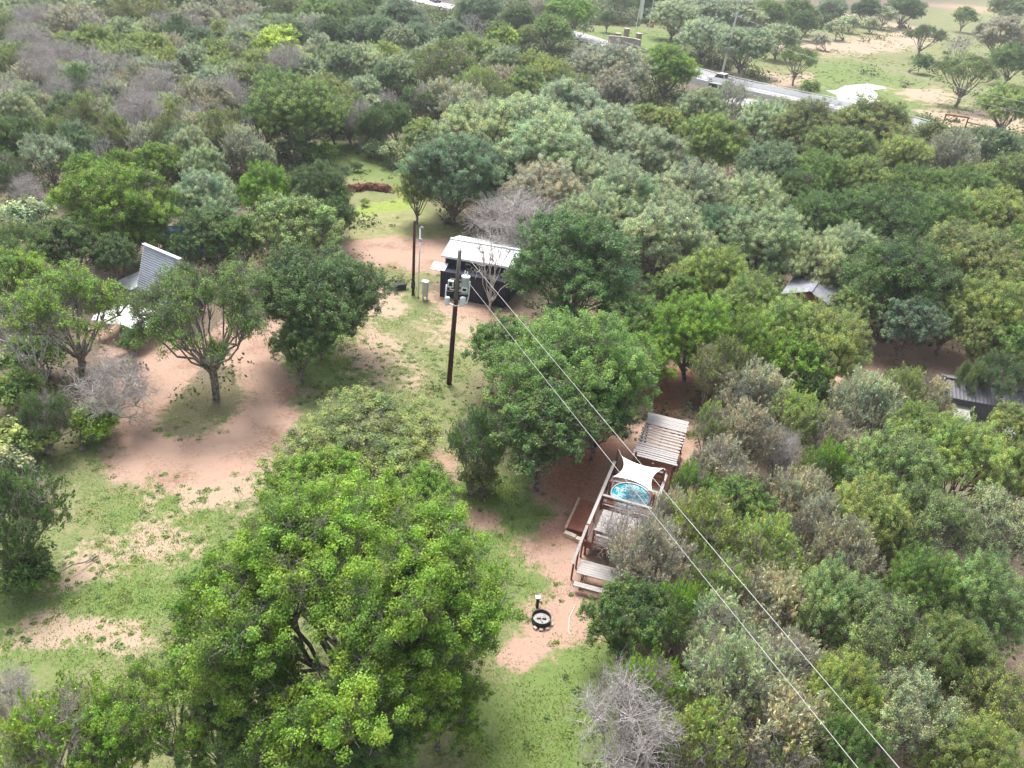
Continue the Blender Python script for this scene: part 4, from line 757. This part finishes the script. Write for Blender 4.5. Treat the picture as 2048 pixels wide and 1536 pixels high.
b=MB(); b.beam((-.03,0,h_+.05),(Lr+.03,0,h_+.05),.26,.05); b.build('ridge_cap',WHITE,af)
b=MB(); b.prism([(-w2+.08,.25),(w2-.08,.25),(0,h_-.22)],'x',.12,Lr-.12); b.build('wall',DGREY,af)
b=MB(); b.beam((Lr,-w2,.3),(Lr,0,h_),.05,.12); b.beam((Lr,w2,.3),(Lr,0,h_),.05,.12); b.build('barge_board',GALV,af)
b=MB()
for y,z,dy,dz in [(.05,2.75,.8,.07),(.05,1.95,.8,.06),(.05,1.15,.8,.07),(-.35,1.95,.07,1.66),(.45,1.95,.07,1.66)]: b.box((Lr-.09,y,z),(.06,dy,dz))
b.build('window_frame',CREAM,af); b=MB(); b.box((Lr-.115,.05,1.95),(.03,.74,1.6)); b.build('window_pane',GLASS,af)
b=MB(); b.box((-1.0,-.5,1.55),(1.9,2.1,.06),rx=.1); b.build('lean_to_roof',GALV,af); b=MB(); b.box((-1.0,-.3,.75),(1.6,1.6,1.45)); b.build('lean_to_wall',DGREY,af)
cn=empty('white_canopy',(-25.5,46.9,0),-.25,'crumpled white canopy sheet in front of the metal A-frame','canopy'); crg=np.random.default_rng(9)
b=MB(); rows=[]
for i in range(15):
    r=[]
    for j in range(11):
        x=-2.0+4.0*i/14;y=-1.3+2.6*j/10; r.append((x,y,1.75-.25*abs(x)/2-.12*math.sin(x*3+y*2)*.6-.05*crg.random()-(.2 if j in(0,10) else 0)))
    rows.append(r)
b.sheet(rows); o=b.build('sheet',WHITE,cn); md=o.modifiers.new('t','SOLIDIFY'); md.thickness=.02
for x,y in [(-1.8,-1.15),(1.8,-1.15),(-1.8,1.15),(1.8,1.15)]: q=MB(); q.tube([(x,y,0),(x,y,1.55)],.04,6); q.build('pole',GALV,cn)
p=at(268,672); ms_=empty('metal_sheet_stack',(p[0],p[1],0),.4,'grey galvanised trough beside the left track below the white canopy','trough'); b=MB(); b.sheet([[(x,y,z) for x in (-.8,.8)] for y,z in [(-.55,0),(-.6,.6),(-.56,.6),(-.5,.1),(.5,.1),(.56,.6),(.6,.6),(.55,0)]]); b.box((-.8,0,.3),(.03,1.15,.58)); b.box((.8,0,.3),(.03,1.15,.58)); b.build('basin',GALV,ms_)
for i,(px,py,lab) in enumerate([(372,478,'blue tarpaulin tent glimpsed under trees right of the A-frame'),(462,470,'blue tarpaulin tent glimpsed under trees further right, near the tall dark oak')]):
    p=at(px,py,.9); t_=empty('blue_tent',(p[0],p[1],0),.3*i,lab,'tent','blue tarpaulin tents'); b=MB(); b.prism([(-1.3,0),(1.3,0),(1.1,1.1),(0,1.9),(-1.1,1.1)],'x',-1.5,1.5); b.build('tarp',BLUET,t_); b=MB(); b.tube([(-1.7,0,1.93),(1.7,0,1.93)],.03,6); b.tube([(-1.6,0,0),(-1.6,0,1.95)],.03,6); b.tube([(1.6,0,0),(1.6,0,1.95)],.03,6); b.build('ridge_pole',GALV,t_)
# --- cabins at right ---
def cabin(x,y,rz,L_,Wd,hh,rise,roofm,wallm,label,trim=None,n=20):
    c=empty('cabin',(x,y,0),rz,label,'cabin','cabins hidden in the woods at right'); b=MB(); b.prism([(-Wd/2,0),(Wd/2,0),(Wd/2,hh),(0,hh+rise),(-Wd/2,hh)],'x',-L_/2,L_/2); b.build('wall',wallm,c)
    for s in (-1,1):
        b=MB(); rows=[[],[],[],[]]
        for i in range(n*3+1):
            xx=-L_/2-.25+(L_+.5)*i/(n*3); r=.03 if i%3==0 else 0
            a_=(xx,0,hh+rise+.06); q=(xx,s*(Wd/2+.25),hh-.25*rise/(Wd/2)+.06)
            rows[0].append((a_[0],a_[1],a_[2]-.04));rows[1].append((a_[0],a_[1],a_[2]+r));rows[2].append((q[0],q[1],q[2]+r));rows[3].append((q[0],q[1],q[2]-.04))
        b.sheet(rows); b.build('roof',roofm,c)
    b=MB(); b.beam((-L_/2-.26,0,hh+rise+.11),(L_/2+.26,0,hh+rise+.11),.3,.03); b.build('ridge_cap',roofm,c)
    for xx in (-L_/4,L_/4):
        f=MB(); f.box((xx,-Wd/2-.03,hh*.55),(.8,.05,.8)); fo=f.build('window',WHITE,c); f=MB(); f.box((xx,-Wd/2-.06,hh*.55),(.66,.03,.66)); f.build('pane',GLASS,fo)
    return c
cabin(23.0,59.0,math.radians(62),5.2,3.6,2.6,.7,mat('dull_grey_roof',(.26,.27,.31),.6,metal=.2,var=.25,scale=2),WOODR,'cabin with a grey ribbed metal roof showing between branches, right of centre')
cabin(29.6,44.9,math.radians(-12),4.0,2.6,2.5,.5,DGREY,DGREY,'dark roofed cabin in deep tree shade near the right edge')
gw=empty('boardwalk',(27.6,42.6,0),math.radians(-20),'long narrow grey boardwalk deck below the dark roofed cabin at right','boardwalk'); b=MB()
for i in range(22): b.box((0,-1.7+i*.16,1.9),(1.0,.15,.04))
b.build('boards',WOODG,gw); b=MB()
for x in (-.45,.45): b.beam((x,-1.75,1.82),(x,1.8,1.82),.05,.14)
for x,y in [(-.45,-1.6),(.45,-1.6),(-.45,1.6),(.45,1.6)]: b.box((x,y,.9),(.1,.1,1.8))
b.build('frame',WOODR,gw)
# --- vehicles ---
def vehicle(x,y,rz,body,kind,label,cat):
    nm={'pickup':'pickup_truck','suv':'parked_car','car':'parked_car'}[kind]; c=empty(nm,(x,y,.02),rz,label,cat)
    L2=2.75 if kind=='pickup' else 2.3; W2_=.95
    side={'pickup':[(-L2,.45),(-L2,1.05),(-.75,1.05),(-.6,1.08),(1.25,1.1),(2.55,1.0),(L2,.85),(L2,.45)],'suv':[(-L2,.4),(-L2,1.1),(-2.2,1.12),(1.1,1.12),(2.1,1.0),(L2,.8),(L2,.4)],'car':[(-L2,.4),(-L2,.9),(-1.6,.98),(1.0,.95),(2.0,.85),(L2,.65),(L2,.4)]}[kind]
    b=MB(); k0=len(b.v); b.prism(side,'y',-W2_,W2_); o=b.build('body',body,c,bevel=.05)
    cab={'pickup':[(-.75,1.06),(-.6,1.78),(.75,1.8),(1.35,1.1)],'suv':[(-2.2,1.1),(-2.0,1.68),(.5,1.72),(1.15,1.1)],'car':[(-1.7,.95),(-1.1,1.4),(.3,1.42),(1.05,.95)]}[kind]
    b=MB(); b.prism(cab,'y',-W2_+.1,W2_-.1); b.build('windows',GLASS,c,bevel=.03)
    zt=max(p[1] for p in cab); xs=[p[0] for p in cab[1:3]]; b=MB(); b.box(((xs[0]+xs[1])/2,0,zt+.0),(xs[1]-xs[0]+.12,2*W2_-.2,.07)); 
    for sy in (-1,1):
        for p,q in ((cab[0],cab[1]),(cab[2],cab[3])): b.beam((p[0],sy*(W2_-.1),p[1]),(q[0],sy*(W2_-.1),q[1]),.07)
    b.build('roof',body,c)
    if kind=='pickup': b=MB(); b.box((-1.72,0,1.055),(1.8,1.5,.02)); b.build('cargo_bed',DARKM,c)
    for sx in (-L2+.85,L2-.85):
        for sy in (-1,1):
            q=MB(); q.tube([(sx,sy*(W2_-.2),.36),(sx,sy*(W2_+.02),.36)],.36,16); wo=q.build('wheel',RUBBER,c); q=MB(); q.tube([(sx,sy*(W2_+.02),.36),(sx,sy*(W2_+.035),.36)],.2,12); q.build('rim',SILV,wo)
    for sy in (-1,1): q=MB(); q.box((L2+.0,sy*.68,.78),(.06,.35,.16)); q.build('headlight',WHITE,c)
    return c
p=at(1437,172); RA=math.atan2(150-167.1,51.6-29.3)
vehicle(34.2,160.4,RA+math.pi,WPAINT,'pickup','white pickup truck driving on the pale road bridge','pickup truck')
vehicle(32.0,149.6,RA,SILV,'suv','silver car with dark windows by the near side of the bridge, beside trees','car')
vehicle(-31.0,249.5,math.radians(-62),BPAINT,'car','small black car parked on the pale road at the top edge','car')
vehicle(30.6,41.9,math.radians(-50),WPAINT,'car','white car with dark windscreen half hidden under trees near the right edge','car')
# --- road bridge ---
def strip(name,pts,wd,z,m,th=.12):
    P=np.array(pts,float); b=MB(); rows=[[],[],[],[]]
    for i,p in enumerate(P):
        d=P[min(i+1,len(P)-1)]-P[max(i-1,0)]; d/=np.linalg.norm(d); n=np.array([-d[1],d[0]])
        rows[0].append((*(p+n*wd/2),z-th));rows[1].append((*(p+n*wd/2),z));rows[2].append((*(p-n*wd/2),z));rows[3].append((*(p-n*wd/2),z-th))
    b.sheet(rows); return b.build(name,m)
ROAD=[(-60,262),(-37,251),(-27,243),(-12,229),(4,214),(14,198),(21,180),(27,166),(35,157.2),(44,150),(53,143.5),(60,134),(68,122),(84,100),(110,70)]
def smooth(P,it=2):
    P=[np.array(p,float) for p in P]
    for _ in range(it):
        Q_=[P[0]]
        for a_,b_ in zip(P[:-1],P[1:]): Q_+= [a_*.75+b_*.25,a_*.25+b_*.75]
        P=Q_+[P[-1]]
    return P
RS=smooth(ROAD); o=strip('road',RS,7.6,.14,ASPH); tag(o,None,None,kind='structure')
def offs(P,d_):
    P=np.array(P); o_=[]
    for i in range(len(P)):
        d=P[min(i+1,len(P)-1)]-P[max(i-1,0)]; d/=np.linalg.norm(d); o_.append(P[i]+np.array([-d[1],d[0]])*d_)
    return o_
o=strip('road_edge_line',offs(RS,3.3),.14,.146,WPAINT,.004); tag(o,None,None,kind='structure'); o=strip('road_edge_line',offs(RS,-3.3),.14,.146,WPAINT,.004); tag(o,None,None,kind='structure')
# deck slab & barriers
rs=np.array(RS); sel=[p for p in RS if 24<p[0]<62]
for s,lab in ((1,'long white concrete barrier along the far side of the bridge, towards the pond'),(-1,'white concrete barrier along the near side of the bridge, behind treetops')):
    br=empty('bridge_barrier',(*sel[0],0),0,lab,'barrier','white barriers of the road bridge'); q=offs(sel,s*4.1); b=MB()
    rows=[[],[],[],[],[]]
    P=np.array(q)-np.array(sel[0])
    for i in range(len(P)):
        d=P[min(i+1,len(P)-1)]-P[max(i-1,0)]; d/=np.linalg.norm(d); n=np.array([-d[1],d[0]])
        for k,(oo,zz) in enumerate([(.28,.0),(.14,.35),(.1,1.0),(-.1,1.0),(-.28,.0)]): rows[k].append((*(P[i]+n*oo),zz))
    b.sheet(rows); b.build('wall',WPAINT if s>0 else CONC,br)
    b=MB()
    for i in range(0,len(P)-1):
        a_=(*P[i],1.25);c_=(*P[i+1],1.25); b.beam(a_,c_,.1)
    b.build('top_rail',WHITE,br)
    for i in range(0,len(P),3): q_=MB(); q_.box((*P[i],1.12),(.12,.12,.26)); q_.build('rail_post',WHITE,br)
def guard(P,label):
    g_=empty('guard_rail',(*P[0],0),0,label,'guard rail','steel guard rails beside the road'); P=np.array(P)-np.array(P[0]); b=MB(); 
    for i in range(len(P)-1): b.beam((*P[i],.75),(*P[i+1],.75),.06,.3)
    b.build('rail',GALV,g_)
    for i in range(len(P)): q=MB(); q.box((*P[i],.4),(.14,.14,.8)); q.build('post',GALV,g_)
guard([p for p in offs(RS,4.6) if p[0]<-15 and p[0]>-45],'grey guard rail beside the road at the top edge near the black car')
guard([p for p in offs(RS,4.9) if 14<p[0]<29],'grey guard rail leading onto the far side of the bridge')
b=MB(); o=None
ap=strip('concrete_apron',[(33,146),(42,141),(52,136)],7,.06,CONC,.1); tag(ap,None,None,kind='structure')
# far power poles
def farpole(px,py,hh,label,tilt):
    p=at(px,py); e=empty('roadside_pole',(p[0],p[1],0),.5,label,'utility pole'); e.rotation_euler=(0,math.radians(tilt),.0); b=MB(); b.tube([(0,0,0),(0,0,hh)],[.24,.17],10); b.build('shaft',mat('pale_pole',(.55,.54,.52),.8,var=.1),e)
    b=MB(); b.box((0,0,hh-.7),(2.2,.14,.16)); b.build('crossarm',WOODG,e)
    for x in (-.95,0,.95): q=MB(); q.tube([(x,0,hh-.62),(x,0,hh-.35)],[.07,.04],6); q.build('insulator',WHITE,e)
    return p
f1=farpole(1443,152,11.5,'pale roadside power pole standing behind the bridge',3); f2=farpole(1006,24,11,'pale power pole at the top edge left of centre',2.5)
for i,(z0,px,py,z1,lab) in enumerate([(11.0,2100,215,9,'upper thin wire crossing the field from the roadside pole'),(8.6,2100,235,7,'lower thin wire crossing the field from the roadside pole')]):
    e_=at(px,py,z1); pts=[]
    for k in range(21):
        t=k/20; q=np.array([f1[0]+.5,f1[1],z0])*(1-t)+e_*t; q[2]-=4*t*(1-t)*1.2; pts.append(q)
    m=MB(); m.tube(pts,.02,5); tag(m.build('power_line',WIRE),lab,'power line','overhead power lines')
# pond: near-white base colour paints in the reflection of the bright sky
PD=[(1652,182),(1672,181),(1690,172),(1712,170),(1735,168),(1768,174),(1772,178),(1745,181),(1756,190),(1752,198),(1760,204),(1740,208),(1718,214),(1700,218),(1690,214),(1694,206),(1676,200),(1672,190)]
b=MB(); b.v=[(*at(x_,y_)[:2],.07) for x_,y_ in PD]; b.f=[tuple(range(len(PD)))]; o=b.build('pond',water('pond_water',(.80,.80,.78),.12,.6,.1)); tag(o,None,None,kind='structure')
# rusty pipe frame
p=at(1885,250); pf=empty('pipe_frame',(p[0],p[1],0),-.35,'rusty brown pipe frame standing by the edge of the dry field','pipe frame'); b=MB(); b.tube([(0,0,0),(0,0,1.7)],.12,7); b.build('upright',RUST,pf); b=MB(); b.tube([(3.4,0,0),(3.4,0,1.7)],.12,7); b.build('upright',RUST,pf); b=MB(); b.tube([(6,-1.2,0),(6,-1.2,1.2)],.14,7); b.build('upright',RUST,pf); b=MB(); b.tube([(-.1,0,1.72),(3.5,0,1.72)],.13,7); b.tube([(3.4,0,1.0),(6,-1.2,1.0)],.1,7); b.build('crossbar',RUST,pf)
p=at(1850,248); rp=np.random.default_rng(3)
for i in range(6):
    b=MB(); b.box((0,0,.15),(rp.uniform(.6,1.1),rp.uniform(.5,.8),.5)); o=b.build('pale_boulder',STONE,bevel=.15); q=at(1852+i*9,243+i*2.5+rp.uniform(-3,3)); o.location=(q[0],q[1],0); o.rotation_euler=(rp.uniform(-.2,.2),.1,rp.uniform(0,3)); tag(o,f"pale boulder left of the rusty pipe frame, {['leftmost','second','third','fourth','fifth','rightmost'][i]} of the row from left",'boulder','pale boulders by the field')
# stone gateway
p=at(1236,82)
for i,(px,py,lab) in enumerate([(1235,82,'leftmost and smallest stone gate pillar at the lawn'),(1251,82,'middle stone gate pillar at the lawn'),(1275,92,'right stone gate pillar joined to the curved stone wall')]):
    q=at(px,py); e=empty('gate_pillar',(q[0],q[1],0),.4,lab,'gate pillar','stone gate pillars'); b=MB(); b.box((0,0,1.3 if i else .8),(1.0,1.0,2.6 if i else 1.6)); b.build('pillar',mat('gate_stone',(.27,.23,.20),.9,var=.4,scale=2.5),e,bevel=.04); b=MB(); b.box((0,0,2.68 if i else 1.66),(1.25,1.25,.14)); b.build('cap',STONE,e)
q=at(1275,92); e=empty('gateway_wall',(q[0],q[1],0),0,'curved low stone wall running in front of the right gate pillar','stone wall'); b=MB(); cv=[(-6+6*math.cos(a),-3+3.2*math.sin(a)) for a in np.linspace(0,1.7,12)]
for a_,c_ in zip(cv[:-1],cv[1:]): b.beam((*a_,.8),(*c_,.8),.45,1.6)
b.build('wall',mat('wall_stone',(.34,.29,.26),.9,var=.35,scale=2.5),e); b=MB()
for a_,c_ in zip(cv[:-1],cv[1:]): b.beam((*a_,1.66),(*c_,1.66),.6,.1)
b.build('coping',STONE,e)
for i,(px,py,lab) in enumerate([(1271,62,'left flagpole with a drooping white flag on the gateway lawn'),(1296,61,'right flagpole with a drooping red, white and blue flag')]):
    q=at(px,py); e=empty('flagpole',(q[0],q[1],0),0,lab,'flagpole','flagpoles on the gateway lawn'); b=MB(); b.tube([(0,0,0),(0.35,0,8)],[.1,.06],8); b.build('pole',WHITE,e); b=MB(); b.tube([(.35,0,8),(.35,0,8.2)],.12,8); b.build('finial',GALV,e)
    for k,(m_,z1_,z2_) in enumerate([(WHITE,7.6,5.2),(WHITE,5.2,3.2)] if i==0 else [(FBLUE,6.0,4.2),(WHITE,4.2,3.2),(REDM,3.2,1.4)]):
        b=MB(); rows=[]
        for zz in np.linspace(z1_,z2_,6): rows.append([(.4+x_*.85,.12*math.sin(x_*9+zz),zz-x_*.3) for x_ in np.linspace(0,1,7)])
        b.sheet(rows); o=b.build('flag',m_,e); md=o.modifiers.new('t','SOLIDIFY'); md.thickness=.02
# eroded red bank in the clearing
b=MB(); br_=np.random.default_rng(12); rows=[[],[],[],[],[]]
for i in range(40):
    t=i/39; q=at(684+t*104,384+1.5*math.sin(t*9)); q2_=at(684+t*104,376+1.5*math.sin(t*9)); hgt=.7*min(1,t*8,(1-t)*8)
    for k,(f_,z_) in enumerate([(0,-.05),(.12,.35),(.25,.85),(.5,1.0),(1.6,-.05)]):
        r_=q*(1-f_)+q2_*f_+br_.normal(size=3)*.12; rows[k].append((r_[0],r_[1],max(-.1,z_*hgt+br_.normal()*.05)))
b.sheet(rows); o=b.build('red_bank',mat('red_earth',(.15,.062,.042),.95,var=.5,scale=1.6,bump=.8)); tag(o,None,None,kind='structure')
# small plants by the poles and in the clearing
# ---------------- haze: pale humid air over the whole place ----------------
b=MB(); b.box((40,700,14),(2600,2200,31.6)); hz=b.build('haze',GALV); hz.data.materials.clear()
hm=bpy.data.materials.new('pale_haze'); hm.use_nodes=True; ht=hm.node_tree; ht.nodes.remove(ht.nodes['Principled BSDF']); pv=ht.nodes.new('ShaderNodeVolumePrincipled')
pv.inputs['Color'].default_value=(.90,.94,1,1); pv.inputs['Density'].default_value=.0004; pv.inputs['Anisotropy'].default_value=.2; ht.links.new(pv.outputs[0],ht.nodes['Material Output'].inputs['Volume'])
hz.data.materials.append(hm); tag(hz,'thin pale haze in the air over the whole valley','haze',kind='stuff')

# ---------------- labels for the trees that have no hand-written one ----------------
TW={'G':'bright green','M':'mid-green','D':'dark green','Y':'yellow-green','W':'pale lime','S':'silvery','L':'light green','B':'bluish green','O':'olive','R':'grey-brown'}
LM=[('the yellow-green willow',558,112),('the metal A-frame cabin',315,555),('the pink dirt loop',400,760),('the navy shed',940,550),('the road bridge',1500,180),('the white pond',1710,190),('the shade sail',1270,950),
('the slatted pergola',1325,880),('the grey metal roof',1635,575),('the dark roofs at right',1970,800),('the stone gateway',1255,85),('the white dead tree',280,240),('the largest hillside oak',605,220),
('the red earth bank',740,375),('the tall oak behind the shed',905,345),('the wire crossing the lower right',1560,1240),('the top left corner',0,0),('the parked car at the top',870,8),('the road pole in the middle top',1008,15),
('the far roadside pole',1450,105),('the flagpoles',1285,45),('the leaning-trunk field oak',1935,150),('the forked field oak',1850,75),('the rusty pipe frame',1905,248),('the big black-trunked oak',1800,560),('the bottom right corner',2048,1536),('the white snags',490,240),('the silvery oak near the A-frame',405,405),('the lower right white-limbed oak',1760,1290),('the upper lilac tree',772,218),('the bare field tree',1920,95)]
SEC=['right of','above and right of','above','above and left of','left of','below and left of','below','below and right of']
ORD=['','second ','third ','fourth ','fifth ','sixth ','seventh ']
bk={}
for T_ in TREES:
    n=T_['o'].name.split('.')[0]
    if T_['label']: continue
    best=min(LM,key=lambda l:math.hypot(l[1]-T_['x'],l[2]-T_['y'])); dx=T_['x']-best[1]; dy=best[2]-T_['y']
    sct=int(round(math.degrees(math.atan2(dy,dx))/45))%8; tn=TW[T_['t']] if T_['k'] not in 'df' else 'bare grey'
    kw={'oak_tree':'oak','juniper_tree':'juniper','dead_tree':'leafless tree','shrub':'bush','willow_tree':'willow'}[n]
    bk.setdefault((tn,kw,best[0],sct),[]).append((math.hypot(dx,dy),T_))
for (tn,kw,lm,sct),ls in bk.items():
    ls.sort(key=lambda q:q[0])
    for i,(d,T_) in enumerate(ls):
        T_['label']=f"{ORD[i] if i else ('nearest ' if len(ls)>1 else '')}{tn} {kw} {SEC[sct]} {lm}"
for T_ in TREES:
    n=T_['o'].name.split('.')[0]
    tag(T_['o'],T_['label'],{'oak_tree':'tree','juniper_tree':'tree','dead_tree':'dead tree','shrub':'shrub','willow_tree':'tree'}[n],GRP.get(n))
